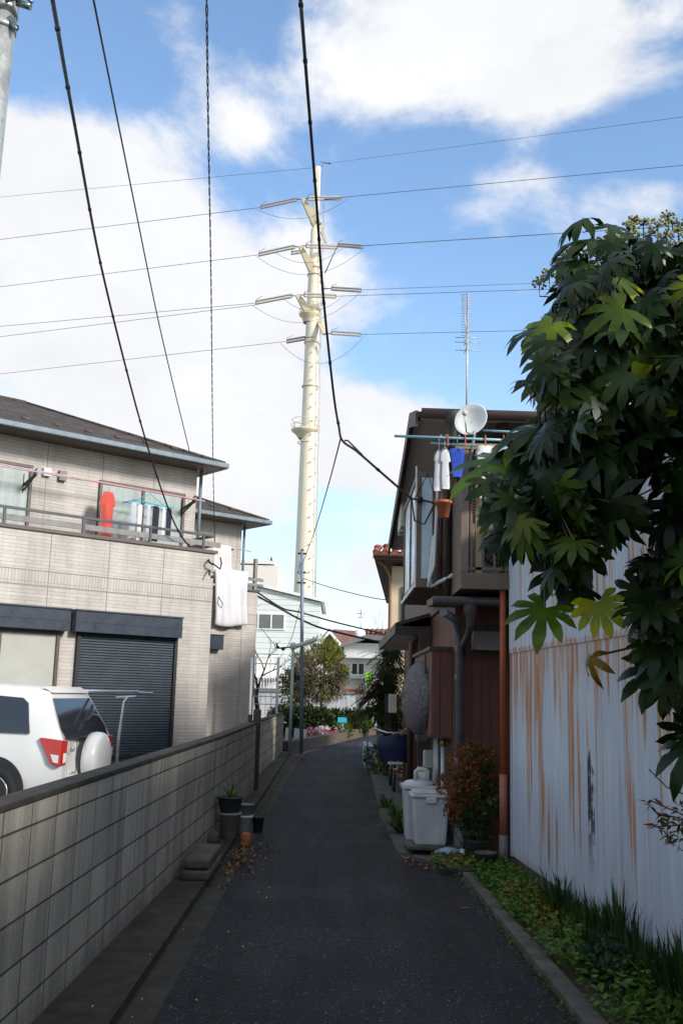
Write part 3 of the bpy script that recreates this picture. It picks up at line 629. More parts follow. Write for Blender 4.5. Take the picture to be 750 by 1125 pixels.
# window bay over the lane
bx0,by0,by1,bz0,bz1=.83,10.80,13.0,2.85,3.98
m=MB(); m.box(bx0,1.22,by0,by1,bz0-.1,bz0); m.box(bx0,1.22,by0,by1,bz1,bz1+.06)
m.box(bx0,bx0+.05,by0,by0+.05,bz0,bz1); m.box(1.0,1.22,by0,by0+.05,bz0,bz1); m.box(bx0,bx0+.05,by1-.05,by1,bz0,bz1); m.box(bx0,bx0+.04,11.85,11.9,bz0,bz1)
fr=m.build('window_bay',M['balbrown'],hb,bevel=.004)
m=MB(); m.box(bx0+.05,1.0,by0+.012,by0+.022,bz0,bz1); m.build('pane',plain('milky_blue_pane',(.60,.72,.78),.25,.12,2),fr)
m=MB(); m.box(bx0+.015,bx0+.025,by0+.05,by1-.05,bz0,bz1); m.build('pane',plain('milky_lane_pane',(.36,.40,.42),.2,.2,2),fr)
m=MB(); m.box(bx0-.02,bx0-.002,by0-.005,by0+.02,bz0-.1,bz1+.12); m.box(bx0-.022,bx0-.002,by0+.03,by1,bz0-.1,bz0-.06); m.build('white_edge',M['white'],fr)
# balcony
m=MB(); m.box(1.19,3.2,9.78,YF,2.64,2.80); m.box(1.19,1.27,9.78,9.86,2.8,4.05); m.box(1.19,1.23,9.86,YF,2.8,3.75); m.box(3.1,3.2,9.78,9.86,2.8,4.05); m.build('balcony_frame',M['balbrown'],hb,bevel=.006)
m=MB(); m.box(1.34,1.40,9.80,9.86,2.8,4.06); m.box(1.14,3.2,9.79,9.85,4.06,4.12); m.box(2.05,2.11,9.80,9.86,2.8,4.06); each(m,'balcony_post',M['tan'],hb)
m=MB()
for i in range(15):
    x=1.30+i*.115
    if abs(x-1.37)>.04 and abs(x-2.08)>.04: m.box(x-.012,x+.012,9.81,9.835,2.8,3.7)
m.box(1.27,3.1,9.80,9.845,3.7,3.74); m.box(1.27,3.1,9.80,9.845,2.83,2.86); each(m,'baluster',M['balbrown'],hb)
m=MB()
for i in range(22): m.box(1.3,1.72,YF-.03,YF+.1,3.32+i*.032,3.338+i*.032)
m.box(1.28,1.3,YF-.04,YF+.1,2.8,4.1); m.box(1.74,1.78,YF-.04,YF+.1,2.8,4.1); m.build('louvre',M['brownwood'],hb)
# lower eave with gutter
m=MB(); m.prism([(.96,9.95,2.58),(.96,YF+.2,2.62),(.96,YF+.2,2.55),(.96,9.95,2.50)],(0,0,0),(3.5,0,0)); m.build('lower_eave',M['roofdark'],hb)
m=MB(); m.tube([(.93,9.92,2.53),(4.4,9.92,2.53)],.045,10); m.lathe([(.035,-.1),(.05,0),(.07,.04),(.07,.12)],(1.31,9.93,2.38),10); m.tube([(1.31,9.93,2.3),(1.31,10.1,2.2),(1.31,10.55,2.12),(1.31,10.6,2.0)],.036,8); m.build('gutter',M['roofdark'],hb)
m=MB(); m.tube([(1.04,9.95,2.42),(1.2,10.2,2.36),(1.285,10.58,2.2),(1.285,10.6,.3)],.043,10)
for z in (.9,1.75,2.05): m.tube([(1.285,10.6,z),(1.285,10.6,z+.07)],.052,10)
dp=m.build('downpipe',M['pipegrey'],hb)
MB().tube([(1.285,10.6,0),(1.285,10.6,.32)],.056,10).build('pipe_foot',plain('pale_grey_pipe',(.36,.37,.38),.5,.15),dp)
m=MB(); m.prism([(1.42,YF,2.08),(1.42,YF-.02,2.30),(1.42,YF-.14,2.28),(1.42,YF-.2,2.08)],(0,0,0),(.30,0,0)); m.build('vent_hood',plain('aged_metal_hood',(.34,.29,.28),.4,.2,4,metal=.3),hb,bevel=.006)
m=MB(); m.box(1.40,1.745,YF-.015,YF,2.0,2.36); m.build('hood_frame',M['brownwood'],hb)
# porch roof over the lane side
m=MB(); m.prism([(.78,13.4,2.50),(.78,18.6,2.50),(1.3,18.6,2.66),(1.3,13.4,2.66)],(0,0,0),(0,0,.05)); m.box(.78,1.3,13.38,13.42,2.38,2.50); m.box(.76,.785,13.38,18.6,2.40,2.54)
m.build('porch_roof',M['roofdark'],hb); m=MB(); m.prism([(.79,13.43,2.40),(1.29,13.43,2.40),(1.29,18.55,2.40),(.79,18.55,2.40)],(0,0,0),(0,0,.02)); m.build('porch_soffit',M['soffit'],hb)
m=MB(); m.tube([(1.1,13.5,2.4),(1.0,13.6,2.3),(1.0,13.7,.0)],.04,8); m.build('downpipe',M['pipebrown'],hb)
m=MB(); m.box(1.24,1.302,14.0,15.3,1.02,1.75); q=m.build('low_window',M['white'],hb); m=MB(); m.box(1.232,1.239,14.05,15.25,1.07,1.7); m.build('pane',plain('pale_blue_pane',(.35,.45,.52),.3,.1),q)
m=MB(); m.box(1.06,1.24,12.2,12.35,.55,.95); m.build('gas_meter',M['acwhite'],hb,bevel=.02)
m=MB()
for y,z0,z1 in ((11.7,.3,1.12),(11.95,.3,1.12)): m.tube([(1.17,y,z0),(1.17,y,z1)],.022,8)
m.tube([(1.17,11.7,1.12),(1.17,11.78,1.16),(1.17,11.9,1.16),(1.17,11.95,1.12)],.022,8); m.tube([(1.18,11.2,0),(1.18,11.2,1.1)],.022,8); each(m,'conduit',M['pipewhite'],hb)
m=MB(); m.tube([(1.18,11.2,1.05),(1.18,11.2,1.13)],.035,8); m.build('brass_cap',plain('brass',(.4,.28,.08),.4,.1,metal=.6),hb)
# orange pipe at house corner / shed
t=thing('rain_pipe','tall orange rainwater pipe between the brown house and the tin shed','pipe',(1.63,9.85,0))
MB().tube([(1.62,9.86,.85),(1.62,9.86,3.2)],.032,10).build('upper_pipe',M['pipeorange'],t)
MB().tube([(1.62,9.86,.3),(1.62,9.86,.87)],.038,10).build('middle_pipe',plain('faded_orange_pipe',(.33,.12,.07),.6,.3,5),t)
MB().tube([(1.62,9.86,0),(1.62,9.86,.31)],.043,10).build('pipe_foot',M['pipegrey'],t)
# AC unit, dish, aerial
t=thing('air_conditioner','cream outdoor unit high on the lane side of the brown house','air conditioner',(.95,13.9,3.8))
m=MB(); m.box(.80,1.14,13.3,13.9,3.83,4.22); m.build('casing',M['acwhite'],t,bevel=.02); m=MB(); m.box(.8,1.22,13.4,13.44,3.78,3.82); m.box(.8,1.22,13.75,13.79,3.78,3.82); each(m,'bracket',M['galv'],t)
t=thing('air_conditioner','white outdoor unit with round fan grille standing on the brown house balcony','air conditioner',(1.65,10.3,2.8))
m=MB(); m.box(1.32,1.98,10.15,10.45,2.84,3.36); m.build('casing',M['acwhite'],t,bevel=.02)
m=MB(); m.add([(1.62+.21*math.cos(a*.2618),10.148,3.1+.21*math.sin(a*.2618)) for a in range(24)],[tuple(range(24))]); m.build('fan_opening',M['blacktrim'],t)
m=MB()
for r in (.05,.1,.15,.2): m.tube([(1.62+r*math.cos(a*.2618),10.14,3.1+r*math.sin(a*.2618)) for a in range(25)],.004,4,False)
for a in range(12): m.tube([(1.62,10.14,3.1),(1.62+.21*math.cos(a*.5236),10.14,3.1+.21*math.sin(a*.5236))],.003,4)
m.build('fan_grille',M['acwhite'],t)
m=MB(); m.lathe([(.05,0),(.07,.13)],(1.28,10.0,2.8),12); m.build('flower_pot',M['terracotta'],label='small terracotta pot on the floor of the brown house balcony',cat='flower pot')
t=thing('hanging_pot','terracotta pot hung from the left corner of the brown house balcony','flower pot',(1.11,9.74,3.55))
p=P(487,560,9.72); m=MB(); m.lathe([(.0,-.085),(.05,-.08),(.075,.06),(.085,.06),(.085,.09),(.07,.09),(.06,.05),(0,.05)],p,14); m.build('pot',M['terracotta'],t)
m=MB(); m.tube([p+Vector((.075,0,.08)),p+Vector((.10,.03,.2))],.006,5); m.tube([p+Vector((.08,.0,.0)),p+Vector((.1,.06,.0))],.006,5); m.build('hook',M['blacktrim'],t)
dc=P(517,461,9.72); t=thing('satellite_dish','round off-white satellite dish on the brown house balcony','satellite dish',dc)
dn=Vector((-.40,-.86,.25)).normalized(); du=dn.cross(Vector((0,0,1))).normalized(); dv=du.cross(dn)
m=MB(); vs=[]; n=32; pr_=[(0,-.035),(.06,-.031),(.12,-.015),(.165,.01),(.172,.008),(.12,-.02),(0,-.045)]
for r,h in pr_:
    for k_ in range(n):
        a=2*math.pi*k_/n; vs.append(dc+dn*h+(du*math.cos(a)+dv*math.sin(a)*1.06)*r)
m.add(vs,[(i*n+k_,i*n+(k_+1)%n,(i+1)*n+(k_+1)%n,(i+1)*n+k_) for i in range(len(pr_)-1) for k_ in range(n)],True); m.build('reflector',M['dishw'],t)
m=MB(); m.tube([dc-dv*.16,dc-dv*.2+dn*.1,dc-dv*.05+dn*.2],.008,6); m.tube([dc-dn*.04,dc-dn*.12+Vector((0,0,-.1)),dc+Vector((.0,.04,-.42))],.016,8); m.build('arm',M['galv'],t)
m=MB(); m.ball(dc-dv*.04+dn*.2,.028,8,6); m.build('receiver',M['acwhite'],t)
p0=P(512,452,10.9); t=thing('tv_aerial','tall thin television aerial on the brown house roof','aerial',p0)
q1=P(513.5,322,10.9); m=MB(); m.tube([p0-Vector((0,0,.5)),q1],.012,6); m.build('mast',M['galv'],t)
m=MB(); zt=q1.z
m.tube([P(508,324,10.9),P(514,386,10.9)],.006,5)
for i in range(16):
    z=q1.z-.02-i*.033; w=.05+.012*(i%3==2); m.tube([(q1.x-w-.02,10.9,z),(q1.x+w-.0,10.9,z)],.0032,4)
for z,w in ((P(512,371,10.9).z,.14),(P(512,376,10.9).z,.15),(P(512,385,10.9).z,.14)):
    m.tube([(q1.x-w,10.9,z),(q1.x+w,10.9,z)],.005,4); m.tube([(q1.x-.02,10.9-w,z+.01),(q1.x-.02,10.9+w,z+.01)],.005,4)
m.bar((q1.x-.02,10.89,P(512,378,10.9).z),(q1.x-.02,10.89,P(512,368,10.9).z),.03,.03); m.build('element',M['galv'],t)
# laundry on brown house
t=thing('laundry_pole','pale blue laundry pole across the brown house balcony','laundry pole',(1.2,9.62,4.1)); MB().tube([P(433,479,9.62),P(592,485,9.62)],.014,8).build('pole',M['bluepole'],t)
m=MB(); m.tube([(1.3,9.62,4.14),(1.3,9.62,4.2),(1.3,9.8,4.22)],.008,5); m.tube([(2.0,9.62,4.14),(2.0,9.62,4.2),(2.0,9.8,4.22)],.008,5); each(m,'bracket',M['galv'],t)
t=thing('laundry_pole','second shorter blue laundry pole beside the satellite dish','laundry pole',(1.6,9.9,4.15)); MB().tube([P(530,473,9.9),P(592,476,9.9)],.013,8).build('pole',M['bluepole'],t)
t=thing('laundry_pole','thin blue pole just below the main laundry pole of the brown house','laundry pole',(1.1,9.7,4.05)); MB().tube([P(473,487,9.7),P(560,492,9.7)],.010,8).build('pole',M['bluepole'],t)
def fB(Y): return lambda s,o,z:Vector((s,Y+o,z))
def pxo(Y,rows): 
    out=[]
    for y,a,b in rows:
        A_=P(a,y,Y);B_=P(b,y,Y); out.append((A_.z,A_.x,B_.x))
    return out
Y=9.66
def gB(rows,m_,lb,ct,nm,hg=None,d=.018,amp=.02,seed=0,Y=9.66):
    return garment(fB(Y),pxo(Y,rows),d,nm,M[m_],lb,ct,'laundry on the brown house balcony',seed=seed,hanger=hg,amp=amp,hw=.045)
h=P(484,492,Y)
gB([(496,480,483),(499,477.5,485),(505,476.5,486),(507,477.5,485),(520,477,485.5),(534,476,486),(539,477,484)],'cloth','narrow white vest leftmost on the brown house balcony','vest','vest',(P(482,494,Y).x,P(482,494,Y).z,P(482,481,Y).z))
gB([(494,487,490),(497,484.5,493),(506,483.5,495),(508,485.5,492.5),(522,485,493.5),(535,485.5,494),(537,486,493)],'cloth','white short sleeved top next to the blue cloth on the brown house','shirt','shirt',(P(488,492,Y).x,P(488,492,Y).z,P(488,481,Y).z),seed=3,Y=9.64)
gB([(493,494,510),(498,494,510),(510,496,509),(524,497,507)],'clothblue','royal blue cloth hanging below the satellite dish','shorts','shorts',(P(502,490,Y).x,P(502,490,Y).z,P(502,481,Y).z),seed=2,d=.03)
gB([(489,524,548),(500,524,548),(525,526,547),(548,527,546)],'cloth','white sheet on the brown house balcony just right of the blue cloth','sheet','sheet',seed=4,amp=.03,d=.02)
gB([(489,549,572),(500,548,573),(525,549,571),(560,550,572)],'clothgrey','pale grey white sheet at the right end of the balcony behind the fatsia leaves','sheet','sheet',seed=6,amp=.03,d=.02)
gB([(488,573,592),(510,573,592),(540,574,590)],'cloth','white pillowcase hanging at the far right of the blue pole behind leaves','pillowcase','pillowcase',seed=7,amp=.02,d=.02)
m=MB()
for x in (492,511,533,553,569,585): m.bar(P(x,478,9.6),P(x,490,9.6),.012,.014)
each(m,'clothes_peg',M['terracotta'],None,label='small orange peg clipped to the long pale blue laundry pole',cat='clothes peg',group='pegs on the blue laundry pole')
# domed awning
t=thing('domed_cover','weathered grey mottled dome shaped cover over the low lane window of the brown house','window cover',(1.02,12.2,1.2))
# half bowl: rim plane x=1.0 facing the wall, bulging to the lane (-x), near edge cut open
m=MB(); vs=[]; n=20; mm=10
for j in range(mm+1):
    th=math.pi/2*j/mm
    for k_ in range(n+1):
        a=2*math.pi*k_/n; r=math.sin(th)
        vs.append((1.04-.25*math.cos(th)**.85-.008*math.sin(a*6+th*5), 12.0+.86*r*math.sin(a), 1.56+.44*r*math.cos(a)))
m.add(vs,[(j*(n+1)+k_,j*(n+1)+k_+1,(j+1)*(n+1)+k_+1,(j+1)*(n+1)+k_) for j in range(mm) for k_ in range(n)],True); m.build('shell',M['domegrey'],t,solid=.02)
m=MB(); m.bar((.99,11.33,1.13),(.99,11.33,2.05),.02,.03); m.bar((.9,11.4,1.13),(1.02,11.4,1.13),.25,.06); m.build('bracket',M['brownwood'],t)

# ================================================================ BINS etc
t=thing('rubbish_bin','nearer white square plastic bin with flat lid by the brown house','bin',(1.0,10.75,.1))
def taper(m,x0,x1,y0,y1,z0,z1,k):
    return m.add([(x0+k,y0+k,z0),(x1-k,y0+k,z0),(x1-k,y1-k,z0),(x0+k,y1-k,z0),(x0,y0,z1),(x1,y0,z1),(x1,y1,z1),(x0,y1,z1)],[(3,2,1,0),(4,5,6,7),(0,1,5,4),(1,2,6,5),(2,3,7,6),(3,0,4,7)])
m=MB(); taper(m,.80,1.17,10.42,10.74,.11,.575,.03); m.build('bin_body',M['binwhite'],t,bevel=.02)
m=MB(); m.box(.78,1.19,10.40,10.76,.575,.61); m.box(.80,1.17,10.42,10.74,.61,.635); m.box(.93,1.04,10.395,10.42,.52,.585); m.build('lid',M['binwhite'],t,bevel=.012)
t=thing('rubbish_bin','farther white bin with slightly domed lid and grey handle on top, behind the square bin','bin',(.92,11.1,.1))
m=MB(); taper(m,.74,1.08,10.85,11.25,.08,.62,.03); m.build('bin_body',M['binwhite'],t,bevel=.03)
m=MB(); m.box(.72,1.10,10.83,11.27,.62,.65); m.lathe([(.17,0.03),(.17,.05),(.14,.07),(.06,.085),(0,.087)],(.91,11.05,.62),20); m.build('lid',M['binwhite'],t)
m=MB(); m.tube([(.87,11.0,.705),(.87,11.0,.79),(.89,11.0,.81),(.98,11.0,.81),(1.0,11.0,.79),(1.0,11.0,.705)],.022,8); m.build('handle',M['acwhite'],t)
t=thing('gas_bottle','grey metal gas bottle with open collar standing behind the white bins','gas bottle',(1.0,11.5,0))
m=MB(); m.lathe([(.12,0),(.13,.05),(.13,.55),(.1,.64),(.04,.67)],(1.02,11.6,0),16); m.build('bottle',M['galv'],t)
m=MB(); m.lathe([(.08,.66),(.085,.8),(.075,.8),(.07,.66)],(1.02,11.6,0),14); m.build('collar',M['galv'],t)
m=MB(); m.box(.74,1.24,10.36,10.84,.075,.11); m.build('board',M['concrete'],label='thin concrete slab laid under the white bins',cat='slab',bevel=.005)
def cb(x,y,lb):
    m=MB(); m.box(x-.09,x+.09,y-.05,y+.05,-.0+.01,.02); m.box(x-.09,x+.09,y-.05,y+.05,.06,.074)
    for d in (-.08,-.0,.08): m.box(x+d-.012,x+d+.012,y-.05,y+.05,.02,.06)
    m.build('hollow_block',M['concrete'],label=lb,cat='block')
cb(1.08,10.42,'hollow concrete block under the right front corner of the bin slab'); cb(.84,10.75,'hollow block under the left of the bin slab')
m=MB(); m.tube([(1.02,10.3,.06),(1.12,10.25,.07),(1.26,10.22,.065)],[.03,.062,.055],12); c_=m.build('plastic_jug',M['bluepaint'],label='pale blue plastic jug lying at the foot of the grey downpipe',cat='jug')
m=MB(); m.tube([(1.26,10.22,.065),(1.3,10.21,.065)],.058,12); m.build('jug_lip',M['white'],c_)
def pot(c,r,h,mat,lb,ct='flower pot',parent=None):
    m=MB(); m.lathe([(0,0),(r*.72,0),(r,h),(r*1.08,h),(r*1.08,h*1.1),(r*.95,h*1.1),(r*.9,h*.9),(0,h*.88)],c,18); return m.build('flower_pot',mat,label=lb,cat=ct)
pot((1.44,9.78,.03),.10,.12,plain('dark_grey_pot',(.10,.10,.10),.7),'small dark grey pot on the weeds beside the orange pipe')
# left side stack of pots
pot((-1.10,11.0,.055),.12,.24,M['apron' if 0 else 'pipewhite'] if 0 else plain('pale_beige_pot',(.34,.33,.29),.6),'pale beige bucket pot at the bottom of the plant stack by the block wall')
pot((-1.10,10.97,.32),.135,.15,plain('slate_planter',(.07,.08,.09),.6),'dark slate planter with spiky grass, stacked on the beige pot')
pot((-.96,11.25,.02),.085,.22,M['white'],'white tall pot right of the plant stack by the block wall')
pot((-.95,11.25,.27),.08,.1,plain('grey_bowl',(.25,.25,.25),.6),'grey bowl sitting on the white pot by the block wall')
pot((-.86,11.9,.0),.07,.16,plain('dark_pot',(.05,.05,.06),.6),'small black pot behind the terracotta pot by the left gutter')
m=MB(); m.lathe([(.04,0),(.052,.02),(.056,.12),(.04,.14),(.03,.14),(0,.13)],(-.9,10.8,.0),14); m.build('flower_pot',M['terracotta'],label='small terracotta pot on the ground below the plant stack',cat='flower pot')
# ================================================================ plants helper
def blade(m,base,d,ln,w,droop,c,seg=4,up=None):
    base=Vector(base); d=Vector(d).normalized(); side=d.cross(Vector((0,0,1)))
    if side.length<.1: side=Vector((1,0,0))
    side.normalize(); p=base; vs=[]; dd=d.copy()
    for i in range(seg+1):
        u=i/seg; ww=w*(1-u)**.6*(.7+.9*u) if u<1 else .0006
        vs+= [p-side*ww/2,p+side*ww/2]; dd=(dd+Vector((0,0,-droop/seg))).normalized(); p=p+dd*ln/seg
    m.col=c; m.add(vs,[(2*i,2*i+1,2*i+3,2*i+2) for i in range(seg)],True)
def rc(a=.7,b=1.3,hue=0.15):
    k=R_.uniform(a,b); return (k*R_.uniform(1-hue,1+hue*1.5),k,k*R_.uniform(.8,1.1))
def clump(m,c,n,ln,w,droop,tilt,col=None):
    for i in range(n):
        a=R_.uniform(0,6.28); e=R_.uniform(.2,tilt); r=R_.uniform(0,.04)
        blade(m,(c[0]+r*math.cos(a),c[1]+r*math.sin(a),c[2]),(math.cos(a)*e,math.sin(a)*e,1),ln*R_.uniform(.6,1.1),w,droop,col or rc())
def lf(m,p,n,ax,L,W,c,curl=.15):
    """one simple leaf: folded rhombus with pointed tip"""
    ax=ax.normalized(); s=ax.cross(n); 
    if s.length<.01: s=Vector((1,0,0))
    s.normalize(); nn=s.cross(ax)
    m.col=c
    m.add([p,p+ax*L*.45+s*W/2+nn*W*curl,p+ax*L,p+ax*L*.45-s*W/2+nn*W*curl,p+ax*L*.5-nn*L*.02],[(0,1,4),(1,2,4),(0,4,3),(4,2,3)],True)
def rv():
    while 1:
        v=Vector((R_.uniform(-1,1),R_.uniform(-1,1),R_.uniform(-1,1)))
        if .05<v.length<1: return v.normalized()
def bush(name,lb,ct,base,blobs,nl,L,W,m_,col=lambda:rc(),group=None,stems=6,stemr=.012,mat_st='stem',under=0):
    t=thing(name,lb,ct,base,0,group); m=MB(); tot=sum(b[3]**2 for b in blobs)
    for (x,y,z,r,*sq) in blobs:
        k=int(nl*r*r/tot); s3=sq[0] if sq else 1
        for i in range(k):
            d=rv(); rr=r*R_.uniform(.45,1.0)**.6*(1+.18*math.sin(d.x*7+x*5)*math.sin(d.z*6+d.y*5))
            p=Vector((x,y,z))+Vector((d.x*rr,d.y*rr,d.z*rr*s3)); ax=(d+rv()*.9+Vector((0,0,.1))); lf(m,p,rv()+Vector((0,0,1)),ax,L*R_.uniform(.6,1.2),W*R_.uniform(.7,1.2),col())
    m.build('foliage',M[m_],t)
    s=MB(); b=Vector(base)
    for i in range(stems):
        bl=blobs[i%len(blobs)]; e=Vector(bl[:3])+rv()*bl[3]*.6; s.tube([b+Vector((R_.uniform(-.03,.03),R_.uniform(-.03,.03),0)),b.lerp(e,.5)+rv()*.06,e],[stemr,stemr*.7,stemr*.35],6)
    s.build('stem',M[mat_st],t); return t
green=lambda:(lambda k:(k*R_.uniform(.8,1.1),k,k*1.1))(R_.uniform(.55,1.35))
m=MB(); m.lathe([(0,0),(.1,0),(.13,.18),(.14,.2),(0,.19)],(1.42,10.2,.02),14); m.build('flower_pot',M['roofdark'],label='dark pot under the green and rust coloured shrub by the grey downpipe',cat='flower pot')
bush('potted_shrub','dark green glossy shrub in front of the brown wall beside the orange pipe','shrub',(1.42,10.2,.2),[(1.42,10.2,.95,.15),(1.36,10.15,.72,.15),(1.47,10.2,.50,.18,.6),(1.55,10.1,.66,.1),(1.34,10.1,.38,.16,.5),(1.45,10.2,.3,.12)],800,.075,.045,'foliage',green,stems=9)
bush('dry_shrub','withered rust red shrub leaning over the white bins','shrub',(1.35,10.3,.05),[(1.24,10.15,.95,.14),(1.36,10.25,1.02,.13),(1.12,10.05,.74,.13),(1.22,10.1,.62,.12),(1.52,10.25,.85,.12),(1.14,10.0,.5,.08),(1.6,10.3,.7,.09),(1.3,10.1,.8,.16),(1.45,10.2,1.0,.12)],3000,.045,.016,'foliage',lambda:(lambda k:(4.2*k,.95*k,.8*k))(R_.uniform(.5,1.4)),stems=18,stemr=.006)
# strap plants beyond the bins
for i,(x,y,n,lb) in enumerate([(.78,12.0,60,'arching yellow green strap leaved plant beside the white bins'),(.80,12.9,45,'strap leaved plant behind the bins, second along the wall'),(.74,14.6,40,'low tuft of strap leaves on the apron near the blue covered bicycle')]):
    m=MB(); clump(m,(x,y,.03),n*2,.34 if i<2 else .28,.022,1.3,.8,None); m.build('strap_plant',M['grass'],label=lb,cat='plant')
m=MB(); clump(m,(-1.10,10.97,.46),42,.24,.012,1.0,1.0); m.build('spiky_plant',M['grass'],label='thin spiky grass plant growing in the dark slate planter',cat='plant')
# bicycle with navy cover
t=thing('bicycle','parked bicycle with navy blue cover over its basket by the brown house','bicycle',(.95,18.0,0))
def wheel(y,r=.30,x=.98):
    pts=[(x,y+r*math.cos(a*.2618),r+r*math.sin(a*.2618)) for a in range(25)]
    w=MB().tube(pts,.02,6,False).build('wheel',M['rubber'],t); s=MB()
    for k_ in range(10): a=k_*.628; s.tube([(x,y,r),(x,y+r*math.cos(a),r+r*math.sin(a))],.003,4)
    s.build('spokes',M['steel'],w)
wheel(17.0); wheel(18.1)
m=MB(); m.tube([(.98,17.0,.3),(.98,17.15,.75),(.98,17.2,.95)],.02,6); m.tube([(.98,17.15,.7),(.98,17.7,.35),(.98,18.1,.3)],.018,6); m.tube([(.98,17.7,.35),(.98,17.85,.85)],.018,6); m.build('frame',M['steel'],t)
m=MB(); m.tube([(.66,17.35,1.02),(.72,17.2,1.0),(.86,17.15,.96),(1.08,17.15,.96),(1.2,17.2,1.03),(1.3,17.35,1.06)],.014,6); m.build('handlebar',M['steel'],t)
m=MB(); vs=[]
for j,(z,a) in enumerate([(.93,.20),(.92,.26),(.75,.28),(.6,.25),(.52,.24)]):
    for k_ in range(16):
        an=k_*.3927; sx=abs(math.cos(an))**.6*math.copysign(1,math.cos(an)); sy_=abs(math.sin(an))**.6*math.copysign(1,math.sin(an)); vs.append((.97+a*sx*(1+.06*math.sin(k_*2+j)),16.85+a*.7*sy_,z+.02*math.sin(k_*1.7)))
m.add(vs,[(j*16+k_,j*16+(k_+1)%16,(j+1)*16+(k_+1)%16,(j+1)*16+k_) for j in range(4) for k_ in range(16)]+[tuple(range(16))],True); m.build('cover',M['tarp'],t)
m=MB(); m.box(.86,1.10,16.6,16.66,.48,.52); m.box(.95,1.0,16.55,16.6,.35,.42); m.build('rear_rack',M['steel'],t)
m=MB(); m.box(.95,1.0,16.52,16.55,.33,.40); m.build('reflector',M['redlamp'],t)

# ================================================================ HOUSE 2 (cream with red tiles)
h2=thing('cream_house','cream rendered house with red clay tile roof and rusty eave beyond the brown house','house',(2.8,23,0))
m=MB(); m.prism([(1.13,21.6,0),(5,21.6,0),(5,28,0),(1.62,28,0)],(0,0,0),(0,0,4.35)); m.build('wall',M['cream'],h2)
e0=P(411,611,21); e1=Vector((1.34,28.2,4.18))
m=MB(); m.prism([e0,e1,Vector((5,28.2,4.2)),Vector((5,21,4.5))],(0,0,-.06),(0,0,0)); m.build('soffit',M['brownwood'],h2)
m=MB(); m.prism([e0+Vector((0,0,.02)),Vector((5,21,4.52)),Vector((5,24.5,5.0)),Vector((e0.x+.35,24.5,4.9))],(0,0,0),(0,0,.09)); m.prism([Vector((e0.x+.35,24.5,4.9)),Vector((5,24.5,5.0)),Vector((5,28.2,4.3)),e1],(0,0,0),(0,0,.09)); rf=m.build('roof',M['redtile'],h2)
m=MB()
for i in range(9): m.tube([(e0.x+.02+i*.2,20.93,4.56+.02*(i%2)),(e0.x+.1+i*.2,21.6,4.72)],.065,8)
for i in range(5): m.ball((e0.x+.1+i*.19,21.5+i*.03,4.74+.03*(i%2)),.09,8,5,(1.1,1,.7))
m.build('tile_cap',M['redtile'],rf)
m=MB(); m.tube([e0+Vector((-.03,-.06,.03)),Vector((5,20.94,4.47))],.04,8); m.tube([e0+Vector((0,.1,0)),e0+Vector((.25,.5,-.15)),Vector((1.10,21.56,4.1)),Vector((1.10,21.56,0))],.035,8); m.build('gutter',plain('rusty_pink_pipe',(.30,.13,.09),.6,.2),h2)
m=MB(); m.box(1.35,1.75,21.55,21.6,3.0,3.9); m.build('dark_window',M['darkglass'],h2)
# conifer/palm like shrubs beside the lane, banner sign
t=thing('fan_palm','dark spiky palm leaning over the lane in front of the cream house','palm',(1.15,20.6,0))
m=MB(); s=MB(); s.tube([(1.15,20.6,0),(1.1,20.6,1.2),(1.05,20.6,2.2)],[.09,.08,.06],8); s.build('trunk',M['bark'],t)
for (cx,cy,cz,k_) in [(1.02,20.6,2.4,36),(1.0,20.4,1.95,44),(.85,20.5,1.6,44),(1.15,20.3,2.1,36),(.8,20.7,1.3,40),(1.05,20.2,1.25,40),(.95,20.5,1.75,40),(1.1,20.3,1.5,40)]:
    for i in range(k_):
        a=R_.uniform(0,6.28); e=R_.uniform(-.25,.55); d=Vector((math.cos(a),math.sin(a),e)); p=Vector((cx,cy,cz)); L_=R_.uniform(.3,.6); k0=R_.uniform(.25,1.0); kk=(k0*1.15,k0,k0*.7)
        for q in range(9):
            u=(q+1)/9; pp=p+d*L_*u+Vector((0,0,-.25*u*u)); 
            for sg in (-1,1): blade(m,pp,d*.8+Vector((-d.y,d.x,0))*sg*.9+Vector((0,0,.1)),.15,.03,.8,kk,2)
for i in range(2600):
    bz=R_.choice([(1.02,20.5,2.15,.28),(.98,20.4,1.75,.34),(.9,20.5,1.35,.36),(1.1,20.3,1.0,.3),(1.1,20.4,2.5,.2)])
    d=rv(); p=Vector(bz[:3])+d*bz[3]*R_.uniform(.3,1); k0=R_.uniform(.2,.9); lf(m,p,d+Vector((0,0,.5)),d*.6+Vector((R_.uniform(-.5,.5),0,-.6)),R_.uniform(.1,.2),.022,(k0*1.1,k0,k0*.6))
m.build('fronds',M['foliage'],t)
bush('garden_shrub','low dark shrub with yellowish leaves below the palm','shrub',(1.1,19.6,0),[(1.1,19.6,.55,.3),(1.05,19.2,.35,.25)],380,.1,.05,'foliage',lambda:(lambda k:(k*1.3,k,k*.6))(R_.uniform(.5,1.4)))
t=thing('banner_pole','thin pole with two yellow green banners at the right edge of the lane','banner',(.62,21.8,0))
q0=P(405,842,21.9); q1=P(405,735,21.9); MB().tube([(q1.x,21.9,0),q1],.02,6).build('pole',M['greenpole'],t)
